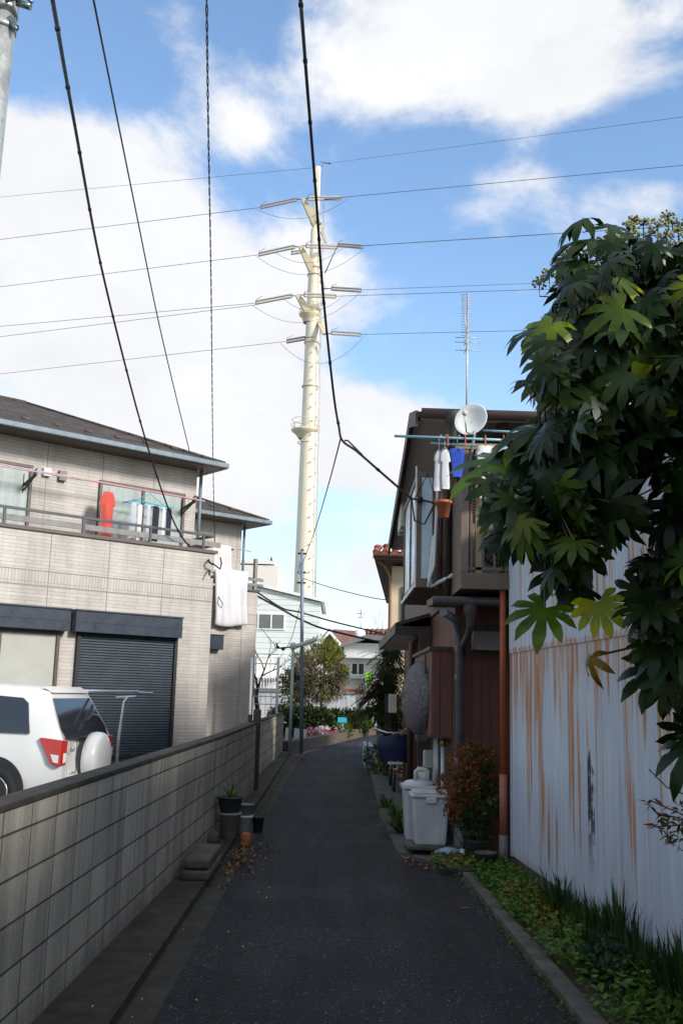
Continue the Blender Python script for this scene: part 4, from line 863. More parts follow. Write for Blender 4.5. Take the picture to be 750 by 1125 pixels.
def banner(x0,x1,y0,y1,rows):
    a=P(x0,y0,21.85);b=P(x1,y1,21.85); bn=MB().box(a.x,b.x,21.84,21.86,b.z,a.z).build('banner',M['neon'],t)
    k=MB(); h=(a.z-b.z)/rows
    for i in range(rows):
        z=a.z-(i+.5)*h; w=(b.x-a.x)*.28; cx=(a.x+b.x)/2
        k.box(cx-w,cx+w,21.834,21.838,z+h*.14,z+h*.22); k.box(cx-w*.8,cx+w*.8,21.834,21.838,z-h*.22,z-h*.15); k.box(cx-.006,cx+.006,21.834,21.838,z-h*.15,z+h*.3); k.box(cx-w,cx-w+.012,21.834,21.838,z-h*.1,z+h*.1)
    k.build('lettering',M['greenpaint'],bn)
banner(402,409,738,752,3); banner(402,408.5,787,798,2)
m=MB(); m.box(.66,.84,22.3,24.6,0,.46); m.build('low_wall',M['bluepaint'],label='low pale blue painted wall at the right where the lane bends',cat='wall')
bush('garden_shrub','small leafy plant at the foot of the pale blue low wall','shrub',(.8,21.2,0),[(.8,21.2,.3,.22),(.86,20.4,.25,.2)],300,.09,.05,'foliage')
m=MB(); m.box(1.1,1.2,22,27.5,0,1.7); m.box(.95,1.1,19.9,20.0,0,1.6); m.build('dark_fence',M['roofdark'],label='dark panel fence behind the palm at the lane bend',cat='fence')
m=MB(); m.box(1.0,1.15,19.3,19.5,1.25,1.6); m.build('meter_box',M['acwhite'],label='grey meter box on the wall beside the palm',cat='meter box',bevel=.01)
# ================================================================ UNDERGROWTH
def kx(Y): return 1.37+(1.27-1.37)*(Y-5.36)/4.0
def tx_(Y): return T0.x+(T1.x-T0.x)*(Y-T0.y)/(T1.y-T0.y)
m=MB()
for i in range(9500):
    Y=3.2+ (R_.random()**.8)*7.0
    u=R_.random(); x=kx(Y)-.03+(tx_(Y)-kx(Y))*u
    if Y>9.4: x=.95+R_.random()*.72
    d_=math.sin(x*9+Y*3)*math.sin(Y*2.3+1)+R_.uniform(-.5,.5)
    if d_<-.55: continue
    h=R_.uniform(.02,.09)*(1.3 if Y<7 else .8)
    red=1 if (6.9<Y<8.6 and u>.25 and R_.random()<.55) or (9.5<Y<10.2 and x<1.3 and R_.random()<.6) else 0
    k=R_.uniform(.5,1.5); c=(2.6*k,.9*k,.6*k) if red else ((1.5*k,1.15*k,.5*k) if R_.random()<.2 else (k*.9,k,k*.8))
    lf(m,Vector((x,Y,.03+h)),Vector((R_.uniform(-.6,.6),R_.uniform(-.6,.6),1)),Vector((R_.uniform(-1,1),R_.uniform(-1,1),R_.uniform(-.1,.5))),R_.uniform(.03,.06),R_.uniform(.02,.04),c)
m.build('weeds',M['grass'],kind='stuff',label='low green and reddish weeds covering the bed along the tin shed',cat='weeds')
m=MB()
for i in range(260):
    Y=R_.uniform(4,9.4); x=kx(Y)-.12-abs(R_.gauss(0,.03)); lf(m,Vector((x,Y,.012)),Vector((0,0,1)),rv()+Vector((0,0,.4)),.035,.015,rc())
for i in range(500):
    Y=R_.uniform(9.3,24); x=-1.03+abs(R_.gauss(0,.05)); lf(m,Vector((x,Y,.01)),Vector((0,0,1)),rv()+Vector((0,0,.4)),.03,.015,(1.3,.9,.5))
m.build('moss_tufts',M['grass'],kind='stuff',label='tiny tufts of moss and grass along the lane edges',cat='weeds')
m=MB()
for i in range(1500):
    Y=3.0+4.9*R_.random()**.9; o=.06+abs(R_.gauss(0,.09)); b=TW((9.81-Y),o,.02); a=R_.uniform(0,6.28); e=R_.uniform(0,.35)
    k=R_.uniform(.2,.75); old=R_.random()<.06; blade(m,b,(math.cos(a)*e*(2.2 if R_.random()<.2 else 1)-.08,math.sin(a)*e*1.5,1),R_.uniform(.18,.48)*(1.0 if Y<6.6 else .75)*(.8+.25*math.sin(Y*5)),R_.uniform(.012,.022),R_.uniform(.15,.9),(2*k,1.5*k,.6*k) if old else (k*.6,k*.85,k*.9),5)
m.build('sword_leaves',M['grass'],kind='stuff',label='dense dark upright strap leaves growing along the foot of the tin shed',cat='ground cover')
bush('low_shrub','small dark rounded shrub in the weeds beside the right kerb','shrub',(1.58,6.05,.03),[(1.57,6.05,.14,.13,.8),(1.62,6.3,.12,.1),(1.55,5.8,.1,.09)],330,.06,.04,'foliage',lambda:(lambda k:(k*.5,k*.8,k))(R_.uniform(.4,1.0)),stems=5,stemr=.004)
bush('low_shrub','bright green leafy weed plant nearest the camera beside the right kerb','shrub',(1.66,5.0,.03),[(1.66,5.05,.1,.13,.7),(1.60,5.35,.08,.11,.7),(1.72,4.7,.1,.13,.7)],360,.055,.04,'grass',lambda:(lambda k:(k*1.1,k,k*.5))(R_.uniform(.5,1.1)),stems=5,stemr=.004)
m=MB()
for i in range(300):
    q=R_.random()
    if q<.5: x,y=-.95+abs(R_.gauss(0,.13)),R_.gauss(9.9,.7)
    elif q<.8: x,y=-1.0+abs(R_.gauss(0,.25)),R_.gauss(24.4,.9)
    else: x,y=R_.uniform(.7,1.2),R_.uniform(9.7,10.3)
    lf(m,Vector((x,y,.015+R_.random()*.02)),Vector((0,0,1)),rv()*1.0,R_.uniform(.03,.06),.03,rc(.5,1.3))
m.build('leaf_litter',M['litter'],kind='stuff',label='fallen brown leaves gathered at the lane edges',cat='leaves')
m=MB()
for i in range(26):
    x,y=R_.uniform(-1.2,-.5),R_.uniform(5.2,9.5); lf(m,Vector((x,y,.07 if x<-1.0 else .008)),Vector((0,0,1)),rv(),.018,.014,(3,3,2.6))
lf(m,Vector((.98,8.0,.012)),Vector((0,0,1)),Vector((1,.2,0)),.09,.02,(3,.8,1.6))
m.build('petal_litter',M['litter'],kind='stuff',label='scattered pale petals on the ledge and gutter',cat='petals')
t=thing('nandina','thin red leaved nandina twigs at the right edge in front of the tin wall','shrub',(2.02,5.0,0))
m=MB(); s=MB()
for (x,y) in [(750,905),(738,900),(728,895),(735,915),(745,925),(722,908),(748,885),(715,880),(760,890),(765,925)]:
    p=P(x,y,4.75)
    for i in range(9):
        d=Vector((R_.uniform(-1,.6),R_.uniform(-.6,.6),R_.uniform(-.9,.4))); k=R_.uniform(.4,1.2)
        lf(m,p+rv()*.02,rv(),d,.055,.014,(3.4*k,.6*k,.9*k) if R_.random()<.65 else (k*.8,k,k*.6))
    s.tube([P(800,925,4.8),P(772,905,4.78),p],.0035,4)
s.tube([(2.03,5.0,0),P(800,925,4.8)],.008,5)
s.tube([P(800,925,4.8),P(770,880,4.75),P(732,865,4.75),P(712,845,4.75)],.003,4)
m.build('leaflets',M['foliage'],t); s.build('stem',M['redbark'],t)

# ================================================================ FATSIA
fa=thing('fatsia_tree','large dark glossy fatsia with hand shaped leaves overhanging the lane on the right','tree',(1.82,3.3,0))
LM=MB(); ST=MB()
def fleaf(c,n,ax,R,col,nl=8,droop=.28,edge=None,wid=.145):
    n=n.normalized(); ax=(ax-n*ax.dot(n)).normalized(); s=n.cross(ax)
    span=math.radians(R_.uniform(235,275)); lob=[]
    for i in range(nl):
        a=-span/2+span*i/(nl-1); q=1-.28*abs(a)/(span/2)*1.0; lob.append((a,R*q*R_.uniform(.9,1.08)))
    fold=R_.uniform(.02,.12)
    def pt(a,r,h=0):
        u=r/R; w=ax*math.cos(a)+s*math.sin(a)
        return c+w*r*(1-.12*u*u)-n*(droop*R*u*u)+Vector((0,0,-.16*R*u*u))+n*h
    for i,(a,r) in enumerate(lob):
        da=span/(nl-1)/2; al,ar=a-da,a+da; v0=R*.34*(1-.2*abs(al)/2.2); v1=R*.34*(1-.2*abs(ar)/2.2)
        ww=r*wid; tw=R_.uniform(-.02,.02)*R; f=fold*ww*2
        vs=[c,pt(al,v0,-f*.4),pt(a,r*.34,0)]
        def side(rr,w,h): 
            o=math.atan2(w,rr); L=math.hypot(rr,w); return pt(a-o,L,h),pt(a+o,L,h)
        l1,r1=side(r*.64,ww,f+tw); l2,r2=side(r*.83,ww*.78,f*.8-tw); tip=pt(a,r*1.02,-.03*r)
        vs=[c,pt(al,v0),l1,l2,tip,r2,r1,pt(ar,v1),pt(a,r*.38,-f*.2),pt(a,r*.64,-f*.2),pt(a,r*.83,-f*.3)]
        LM.col=col; LM.add(vs[:],[(0,1,8)],True)
        n0=len(LM.v)-11
        fs=[(0,8,7),(1,2,9,8),(8,9,6,7)]; LM.f+= [[n0+k for k in f_] for f_ in fs]; LM.c+=[col]*3; LM.smooth+=[True]*3
        fs=[(2,3,10,9),(9,10,5,6),(3,4,10),(10,4,5)]; ce=edge or col; LM.f+= [[n0+k for k in f_] for f_ in fs]; LM.c+=[ce]*4; LM.smooth+=[True]*4
def inpoly(p,poly):
    x,y=p; c=False
    for i in range(len(poly)):
        (x0,y0),(x1,y1)=poly[i-1],poly[i]
        if (y0>y)!=(y1>y) and x<(x1-x0)*(y-y0)/(y1-y0)+x0: c=not c
    return c
# the crown is a cloud of nodes along real branches in front of and above the shed wall
cen=Vector((1.75,4.3,2.9))
regs=[([(600,340),(625,305),(665,292),(720,292),(810,285),(810,440),(715,440),(690,500),(650,525),(600,510),(590,440),(585,385)],330),
      ([(560,500),(600,460),(690,450),(682,575),(640,600),(580,590),(562,560)],190),
      ([(700,610),(810,590),(810,760),(750,775),(722,750),(705,700)],160),
      ([(590,610),(640,610),(650,655),(600,650)],8),([(690,440),(810,440),(810,545),(695,535)],60),([(715,560),(810,590),(810,620),(730,610)],14),([(618,300),(635,272),(690,262),(800,262),(800,310),(625,330)],75),([(530,520),(560,520),(575,600),(550,590)],14),([(750,800),(810,800),(810,850),(762,845)],8)]
hubs=[P(640,380,4.2),P(600,520,4.2),P(720,360,4.4),P(760,680,4.2),P(640,560,4.4),P(780,480,4.4),P(690,330,4.6)]
def petiole(c,hub,r=.004):
    mid=c.lerp(hub,.5)+Vector((0,0,-.03)); ST.tube([hub+(c-hub)*.25,mid,c],r,4,False)
def tint():
    q=R_.random(); k=R_.uniform(.3,1.3)
    if q<.07: return (7*k,4.4*k,.9*k)
    if q<.2: return (2.6*k,2.4*k,1.0*k)
    return (k*.9,k,k*R_.uniform(.8,1.2))
for poly,cnt in regs:
    xs=[p[0] for p in poly];ys=[p[1] for p in poly]; got=0
    while got<cnt:
        x,y=R_.uniform(min(xs),max(xs)),R_.uniform(min(ys),max(ys))
        if not inpoly((x,y),poly): continue
        Y=R_.uniform(3.7,5.1); p=P(x,y,Y)
        if p.z<3.5 and p.x>tx_(Y)-.10: 
            Y=R_.uniform(3.4,4.2); p=P(x,y,Y)
            if p.x>tx_(Y)-.10: continue
        out=(p-cen); out.normalize(); n=Vector((0,0,.75))+out*.35+Vector((-.25,-.55,0))+rv()*.85
        ax=out*.7+Vector((-.35,-.15,-.55))+rv()*.6
        c_=tint(); fleaf(p,n,ax,R_.uniform(.10,.20),c_,R_.choice([7,8,8,9]),R_.uniform(.15,.5),edge=(c_[0]*1.5,c_[1]*1.2,c_[2]*.7) if R_.random()<.25 else None)
        if R_.random()<.6:
            petiole(p,min(hubs,key=lambda h:(h-p).length))
        got+=1
tocam=Vector((-.35,-1,.05))
def sp(x,y,Y,n,ax,R,col,edge=None,nl=8,droop=.2,w=.17,hub=None):
    p=P(x,y,Y); fleaf(p,Vector(n),Vector(ax),R,col,nl,droop,edge,w); petiole(p,hub or min(hubs,key=lambda h:(h-p).length),.0045)
sp(657,662,3.9,(-.3,-1,.35),(.35,-.1,-1),.155,(13,7,.8),(16,8,.8),9,.1,.16)
sp(598,668,4.0,(-.2,-.8,.7),(-.5,-.1,-1),.20,(3,3,1.2),(5,4,1),8,.15,.15)
sp(552,507,4.1,(-.1,-.7,.8),(-1,-.2,-.45),.29,(4,4,2.5),(5,4.6,2.5),7,.2,.13)
sp(575,480,4.1,(-.2,-.5,.9),(-1,-.1,-.15),.20,(3.4,3,1.2),(6,4,1),7,.25)
sp(652,262,4.2,(.1,-.5,.9),(-.5,0,.35),.22,(.9,1.0,.8),None,8,.5)
sp(630,285,4.2,(-.2,-.6,.8),(-1,0,.2),.18,(.9,1.2,.8),None,8,.35)
sp(700,262,4.1,(.0,-.7,.8),(.3,0,.3),.19,(.9,1.1,.8),None,8,.4)
sp(640,240,4.2,(-.3,-.5,.8),(-.7,0,.5),.17,(.9,1.1,.8),None,7,.6)
sp(668,250,4.2,(.0,-.8,.6),(.5,0,.6),.16,(.9,1.0,.8),None,6,.3)
sp(716,368,3.9,(-.1,-.9,.6),(-.1,-.2,-1),.24,(1.6,1.7,1),(8,5,1),8,.2,.19)
sp(675,305,4.0,(.1,-.7,.7),(-.1,-.2,-1),.20,(3,2.6,1),(10,6,1),7,.35)
sp(590,360,4.2,(-.3,-.5,.8),(-1,0,-.1),.19,(.8,1.0,1.0),None,8,.2)
sp(606,355,3.95,(-.1,-.8,.5),(-.5,-.1,-.8),.17,(5,4,1.2),(10,6.5,1.5),6,.4)
sp(640,400,3.9,(-.2,-.8,.6),(-.7,-.1,-.8),.22,(1.6,1.7,1),(6,4,1),7,.3)
sp(590,470,4.0,(-.1,-.6,.8),(-.9,-.1,-.5),.2,(1.2,1.2,.8),None,8,.3)
sp(745,420,3.9,(-.1,-.9,.5),(-.4,-.1,-1),.22,(1.6,1.7,1),(10,6,1),7,.2)
sp(560,585,4.2,(-.2,-.7,.7),(-.4,0,-1),.17,(.5,.6,.5),None,8,.3)
sp(748,630,4.0,(-.2,-.8,.5),(-.3,0,-1),.20,(.5,.6,.5),None,8,.3)
sp(720,735,4.0,(-.3,-.7,.6),(-.6,0,-.7),.19,(.5,.7,.5),None,8,.3)
sp(757,820,3.9,(-.3,-.7,.6),(-.4,0,-.9),.17,(.5,.7,.5),None,7,.5)
sp(648,722,4.0,(-.9,-.5,.3),(.1,0,-1),.10,(10,3,2.6),(8,2.5,2),5,.9,.2)
sp(634,600,4.1,(-.2,-.7,.5),(0,0,-1),.2,(.5,.6,.5),None,8,.3); sp(615,625,4.15,(-.2,-.7,.5),(-.2,0,-1),.18,(.5,.6,.5),None,8,.3)
LM.build('leaves',M['fatsia'],fa)
base=Vector((1.84,3.3,0)); k1=Vector((1.95,3.5,1.6))
ST.tube([base,Vector((1.88,3.3,.8)),k1],[.045,.04,.035],8)
ST.tube([Vector((1.9,3.4,.0)),Vector((1.93,3.7,1.1)),P(790,600,4.25),P(740,553,4.3),P(700,556,4.3),P(668,546,4.25),hubs[4]],[.04,.036,.03,.026,.024,.018,.012],8)
for h in hubs: ST.tube([k1,k1.lerp(h,.4)+Vector((.1,.1,.15)),k1.lerp(h,.75)+Vector((.03,0,.08)),h],[.032,.026,.02,.012],8)
for a,b in ((0,6),(2,6),(0,1),(2,5)): ST.tube([hubs[a],hubs[b]],.012,6)
ST.build('branches',M['stem'],fa)
# flower heads
m=MB(); s=MB()
cs=[(612,292),(622,281),(634,272),(645,283),(655,265),(662,276),(672,258),(680,268),(690,252),(697,264),(706,247),(714,258),(722,249),(731,260),(738,246),(745,256),(752,249),(760,262),(603,303),(592,312),(640,292),(652,296),(700,275),(724,272),(742,270),(626,300),(665,288),(686,281),(754,272),(770,255),(615,305),(733,238),(695,243),(738,275)]
for (x,y) in cs:
    Y=R_.uniform(4.2,4.7); c=P(x,y,Y)
    s.tube([P(690+ (x-690)*.3,330,Y),c+Vector((0,0,-.06)),c],.003,4)
    R0=R_.uniform(.028,.042)
    for i in range(24):
        d=rv(); 
        if d.z<-.5: d.z*=-.5
        q=c+d*R0; s.tube([c,q],.0012,3,False); m.col=rc(.7,1.4); m.ball(q,R_.uniform(.0055,.008),5,3)
m.build('flower_heads',M['berry'],fa); s.build('flower_stalks',M['berry'],fa)

# ================================================================ FAR END
def pole_(name,lb,x0,y0,x1,y1,Y,r,mt,cat='pole'):
    b=P(x0,y0,Y); t_=P(x1,y1,Y); t=thing(name,lb,cat,(b.x,Y,0)); MB().tube([(b.x,Y,0),t_],[r,r*.85],10).build('pole',M[mt],t); return t,t_
t,tp=pole_('utility_pole','tall slim blue grey pole with cables at the lane bend',331,826,332,605,27,.055,'greypole')
m=MB(); m.box(tp.x-.09,tp.x-.02,26.93,27.0,tp.z-.65,tp.z-.3); m.build('cable_box',M['greypole'],t)
m=MB(); 
for z in (.1,.62,.9): m.box(tp.x-.12,tp.x+.12,26.96,27.04,tp.z-z,tp.z-z+.04)
m.ball((tp.x,27,tp.z),.05,6,4); m.build('clamp',M['wire'],t)
q=P(338,707,26.8); m=MB(); m.bar((q.x-.35,26.8,q.z-.1),(q.x+.25,26.6,q.z+.12),.16,.1); m.build('street_light',M['white'],t,bevel=.03)
t,tq=pole_('street_pole','pale green post with short arm left of the tall blue grey pole',318,830,322,710,26,.045,'greenpole')
m=MB(); m.ball(tq,.09,8,6,(1,1,1.2)); m.build('cap',M['pinkcream'],t)
m=MB(); a=P(306,712,26); m.tube([tq+Vector((-.05,0,-.02)),a,P(303,706,26)],.02,6); m.ball(P(311,713,26),.05,6,4); m.ball(P(305,711,26),.045,6,4); m.build('arm',M['wire'],t)
# garden: kerb, hedge, flowers, trees
kb=[(-1.17,26.95),(-.14,31.8),(.60,35.95),(1.28,39.35),(2.88,45.1)]
m=MB(); m.prism([(x,y,0) for x,y in kb]+[(x-.28,y+.1,0) for x,y in kb[::-1]],(0,0,-.02),(0,0,.30)); m.build('garden_kerb',M['brickkerb'],label='low curved brick kerb wall holding the flower garden at the lane bend',cat='kerb wall')
def fol(base,name,lb,blobs,n,L,W,mt,col,stems=4,stemr=.02,ms='bark'): return bush(name,lb,'tree' if 'tree' in name else 'hedge',base,blobs,n,L,W,mt,col,stems=stems,stemr=stemr,mat_st=ms)
hc=lambda:(lambda k:(k*.9,k,k*.7))(R_.uniform(.2,.8))
fol((-1.2,33.2,0),'hedge','clipped dark green hedge behind the flowers, left part',[(-1.75,33.3,.65,.5,1),(-1.1,33.2,.65,.5,1),(-.5,33.4,.62,.48,1)],6500,.11,.07,'foliage',hc)
fol((.6,37,0),'hedge','clipped dark green hedge behind the flowers, right part by the gate',[(-.1,36.8,.5,.5,1.0),(.45,37.4,.5,.5,1),(.9,38.2,.5,.45,1)],5500,.11,.07,'foliage',hc)
fol((.0,35,0),'garden_shrub','yellow green spreading shrub at the right end of the flower bed',[(-.05,34.2,.35,.33,.8),(.3,35,.3,.3,.8)],500,.13,.06,'grass',lambda:(lambda k:(k*1.3,k*1.1,k*.4))(R_.uniform(.5,1.2)))
m=MB(); s=MB()
for i in range(330):
    u=R_.random(); x=-.85+1.15*u; y=29.9+5*u+R_.uniform(-.4,.4)+.6; z=.3+R_.random()*.22
    cc=R_.choice([(.85,.05,.35),(.75,.02,.5),(.9,.9,.9),(.9,.9,.9),(.6,.02,.08),(.9,.35,.6)]); d=rv()
    for q in range(4):
        a=q*1.57+i; lf(m,Vector((x,y,z)),Vector((0,-.6,.6)),Vector((math.cos(a),-.2,math.sin(a))),.05,.05,cc)
    s.col=(1,1,1); blade(s,(x,y,.12),(R_.uniform(-.3,.3),R_.uniform(-.3,.3),1),z-.05,.03,.2,rc(),3)
t=thing('flower_bed','bed of pink, magenta and white flowers behind the brick kerb','flower bed',(-.3,32.5,.12)); m.build('petals',M['flower'],t); s.build('stems',M['grass'],t)
p=P(378,790,34.3); m=MB(); a=P(371,788,34.2); b=P(381,794,34.2); m.prism([(a.x,34.2,b.z),(b.x,34.2,b.z),(b.x,34.2,a.z),(a.x,34.2,a.z)],(0,-.01,0),(0,.02,0)); m.tube([((a.x+b.x)/2,34.22,.1),((a.x+b.x)/2,34.22,b.z)],.02,6); m.build('garden_sign',M['cyan'],label='small turquoise sign among the flowers',cat='sign')
m=MB()
for x in (-1.45,-1.2,-1.02): m.prism([(x,29.2,.1),(x+.17,29.2,.1),(x+.2,29.2,.52),(x+.02,29.2,.56)],(0,0,0),(0,.1,0))
m.build('flower_trough',M['white'],label='white bags and pots at the left end of the flower bed',cat='pot')
# round pruned tree: crown of leaf clumps
def ctree(c,rx,rz,n,lb,trunkbase,tr=.09,name='round_tree',cols=None,L=.13,mt='bark',seed=0,twigs=0):
    t=thing(name,lb,'tree',trunkbase); m=MB(); rr=random.Random(seed); cl=[]
    for i in range(70):
        d=rv(); q=rr.uniform(.55,1.0); cl.append((Vector((c[0]+d.x*rx*q,c[1]+d.y*rx*q,c[2]+d.z*rz*q)),rr.uniform(.16,.30)*rx,rr.uniform(.55,1.35),rr.random(),d))
    per=n//len(cl)
    for (p,r,k,h,d0) in cl:
        for j in range(per):
            d=rv(); q=p+d*r*R_.uniform(.5,1); kk=k*R_.uniform(.7,1.3); lf(m,q,d+Vector((0,0,.6)),d+rv(),L*R_.uniform(.6,1.2),L*.55,cols(kk,h,(q.z-c[2])/rz))
    m.build('crown',M['foliage'],t); s=MB(); b=Vector(trunkbase); top=Vector((c[0],c[1],c[2]-rz*.4))
    s.tube([b,b.lerp(top,.5)+Vector((.03,0,0)),top],[tr,tr*.8,tr*.6],10)
    for i in range(26):
        d=rv(); d.z=abs(d.z)*.8-.1; e=Vector((c[0]+d.x*rx*.95,c[1]+d.y*rx*.95,c[2]+d.z*rz*.95)); s.tube([top+Vector((0,0,-.1)),top.lerp(e,.5)+rv()*.08,e],[tr*.35,tr*.2,.008],5)
    s.build('trunk',M[mt],t)
    tw_=MB()
    for i in range(twigs):
        d=rv(); e=Vector((c[0]+d.x*rx*1.0,c[1]+d.y*rx*1.0,c[2]+d.z*rz*.92-.08)); a_=e-d*.3+rv()*.12; tw_.tube([a_,a_.lerp(e,.5)+rv()*.04,e+rv()*.08],[.012,.009,.004],4,False)
    if twigs: tw_.build('twigs',plain('mauve_twigs',(.26,.19,.17),.9),t)
    return t
ctree((-.62,36,2.25),1.08,1.12,13000,'rounded pruned tree with olive top and brownish twiggy sides behind the flowers',(-.45,36,.1),.075,cols=lambda k,h,z:(k*2.0,k*1.45,k*.35) if z+h*.5>.55 else ((k*2.1,k*1.35,k*1.5) if h<.66 else (k*.9,k*.85,k*.6)),mt='redbark',L=.085,twigs=900)
ctree((-1.35,38.5,1.9),.95,1.1,2600,'brown leaved bushy tree behind and left of the rounded pruned tree',(-1.0,38.6,.1),.17,cols=lambda k,h,z:(k*2.0,k*1.2,k*.7) if h<.6 else (k,k,k*.5),seed=4)
def btree(name,lb,base,h,spread,seed,mt='bark',r0=.10,depth=5,col=None,bend=.3):
    t=thing(name,lb,'tree',base); s=MB(); rr=random.Random(seed)
    def br(p,d,l,r,k):
        pts=[p]; q=p.copy(); dd=d.copy()
        for i in range(3):
            dd=(dd+Vector((rr.uniform(-1,1),rr.uniform(-1,1),rr.uniform(-.3,.6)))*bend).normalized(); q=q+dd*l/3; pts.append(q.copy())
        s.tube(pts,[r,r*.85,r*.72,r*.6],6 if k>2 else 4)
        if k>0:
            for j in range(rr.choice([2,3,3])):
                nd=(dd+Vector((rr.uniform(-1,1),rr.uniform(-1,1),rr.uniform(-.2,.8)))*spread).normalized(); br(pts[rr.choice([2,3,3])],nd,l*rr.uniform(.6,.8),r*.58,k-1)
    br(Vector(base),Vector((0,0,1)),h*.34,r0,depth); s.build('trunk',M[mt],t); return t
btree('bare_tree','leafless crooked tree behind the white mesh fence on the left',(-2.3,30,0),4.6,.75,11,r0=.11,depth=5,bend=.22)
btree('bare_tree','distant slender leafless tree sticking up above the white house',(2.15,48,0),6.9,.28,8,r0=.05,depth=4,bend=.12)
m=thing('pine_top','distant conifer tip showing over the pale building roof','tree',(-11.5,80,0)); q=MB()
c=P(297,640,78); 
for i in range(22):
    z=c.z+1.8-i*.28; w=.12+i*.07
    for a in range(6): an=a*1.05+i; q.tube([(c.x,78,z+.1),(c.x+w*math.cos(an),78+w*math.sin(an),z-.05)],.03,3)
q.tube([(c.x,78,0),(c.x,78,c.z+2)],.08,5); q.build('branches',M['bark'],m)
# white mesh fence on the far block wall
t=thing('mesh_fence','white metal mesh fence with round posts beyond the far block wall','fence',(-2,27,0))
m=MB(); a=P(305,783,26.6); b=P(306,722,26.6); m.tube([(b.x,26.6,.0),b],.035,8); a2=P(277,722,24); m.tube([(a2.x,24,0),a2],.03,8)
each(m,'post',M['white'],t); m=MB()
for z in (1.25,1.45,1.65,1.85,2.3,2.55): m.tube([(-2.9,26.6,z),(b.x,26.6,z)],.012,5)
for i in range(9): x=b.x-.15-i*.15; m.tube([(x,26.6,1.0),(x,26.6,1.9)],.006,4)
m.build('mesh',M['white'],t)
# far buildings
def bx(m,x0,y0,x1,y1,Y,dp=8,ground=False):
    a=P(x0,y0,Y);b=P(x1,y1,Y); return m.box(a.x,b.x,Y,Y+dp,0 if ground else b.z,a.z)
t=thing('pale_green_building','pale green house with white framed windows behind the bare tree','house',(-4,46,0))
m=MB(); a=P(240,648,46);b=P(352,662,46); m.prism([(a.x,46,0),(b.x,46,0),(b.x,46,b.z),(a.x,46,a.z+.6)],(0,0,0),(0,7,0)); m.build('wall',M['palegreen'],t)
m=MB(); m.prism([(a.x-.2,45.8,a.z+.65),(b.x+.2,45.8,b.z+.0),(b.x+.2,45.8,b.z+.12),(a.x-.2,45.8,a.z+.8)],(0,0,0),(0,7.5,0)); m.build('roof',M['white'],t)
def win(x0,x1,y0,y1,Y,par,n=2,gl=None):
    a=P(x0,y0,Y);b=P(x1,y1,Y); m=MB(); m.box(a.x-.06,b.x+.06,Y-.05,Y-.01,b.z-.06,b.z); m.box(a.x-.06,b.x+.06,Y-.05,Y-.01,a.z,a.z+.06); w=(b.x-a.x)
    for i in range(n+1): x=a.x+w*i/n; m.box(x-.035,x+.035,Y-.05,Y-.01,b.z,a.z)
    f=m.build('window',M['white'],par); MB().box(a.x,b.x,Y-.03,Y-.005,b.z,a.z).build('pane',gl or M['frost'],f)
win(284,312,675,691,46,t,2,plain('grey_window_pane',(.16,.17,.16),.2,.15,1)); win(283,313,722,760,46,t,2,M['dishw'])
m=MB(); a=P(281,742,45);b=P(305,742,45); m.box(a.x,b.x,45,45.9,a.z-.1,a.z+.02)
for i in range(9): x=a.x+(b.x-a.x)*i/8; m.box(x-.02,x+.02,45,45.03,a.z-1.1,a.z-.1)
m.build('veranda',M['white'],t)
t=thing('cream_block','cream apartment block rising behind the pale green house','apartment block',(-10,72,0))
m=MB(); bx(m,250,620,300,760,72,9,True); m.build('wall',M['pinkcream'],t); m=MB(); a=P(250,620,72);b=P(300,620,72); m.box(a.x-.1,b.x+.1,71.9,81.1,b.z-.0,b.z+.25); m.build('parapet',M['offwhite'],t)
m=MB(); bx(m,268,640,276,650,71.9,.1); m.build('window',M['darkglass'],t)
t=thing('red_roof_house','distant house with brown red gabled tile roof beyond the rounded tree','house',(1.5,62,0))
Y=60; r=lambda x,y,yy=60:P(x,y,yy)
m=MB(); bx(m,346,712,440,760,60,9,True); m.build('wall',M['offwhite'],t)
m=MB(); e0_,e1_,r0_,r1_=r(352,711,59.4),r(436,716,59.4),r(366,691,64),r(436,697,64)
m.prism([e0_,e1_,r1_,r0_],(0,0,-.15),(0,0,0)); m.prism([r(342,712,59),r(362,690,59),r(381,712,59),r(377,713.5,59),r(362,694,59),r(346,713.5,59)],(0,0,0),(0,3,0)); m.prism([r(345,712,59.2),r(362,693,59.2),r(379,712,59.2)],(0,0,0),(0,2,0)); 
for i in range(7): a=r(398+i*5.5,694,63.5); m.ball(a,.22,6,4)
m.build('roof',M['brownroof'],t)
m=MB(); m.prism([r(344.5,713,58.9),r(362,691.5,58.9),r(380,713,58.9),r(376,713.5,58.9),r(362,696,58.9),r(348,713.5,58.9)],(0,0,0),(0,.05,0)); m.build('gable_trim',M['white'],t)
a=r(395.5,696,57); t2=thing('satellite_dish','tiny white dish on the distant red brown roof','satellite dish',a); MB().ball(a,.30,12,8,(1,.3,1)).build('reflector',M['white'],t2); MB().tube([a,a+Vector((0,.1,-1.2))],.03,5).build('arm',M['galv'],t2)
t2=thing('tv_aerial','small distant aerial on the red brown roof','aerial',r(397,685,62)); m=MB(); m.tube([r(396,705,60),r(396.5,670,60)],.035,5); m.tube([r(392,674,60),r(401,674,60)],.025,4); m.tube([r(393,678,60),r(400,678,60)],.025,4); m.build('mast',M['galv'],t2)
t=thing('white_house','white two storey house with grey eaves partly hidden by the palm','house',(2.2,50,0))
m=MB(); bx(m,378,706,440,765,50,7,True); m.build('wall',M['offwhite'],t)
m=MB(); a,b,c_=P(374,708,49.4),P(402,697,49.4),P(445,702,49.4); m.prism([a,b,c_,P(445,706,49.4),P(402,702,49.4),P(374,711,49.4)],(0,0,0),(0,7,0)); m.build('roof',M['pipegrey'],t)
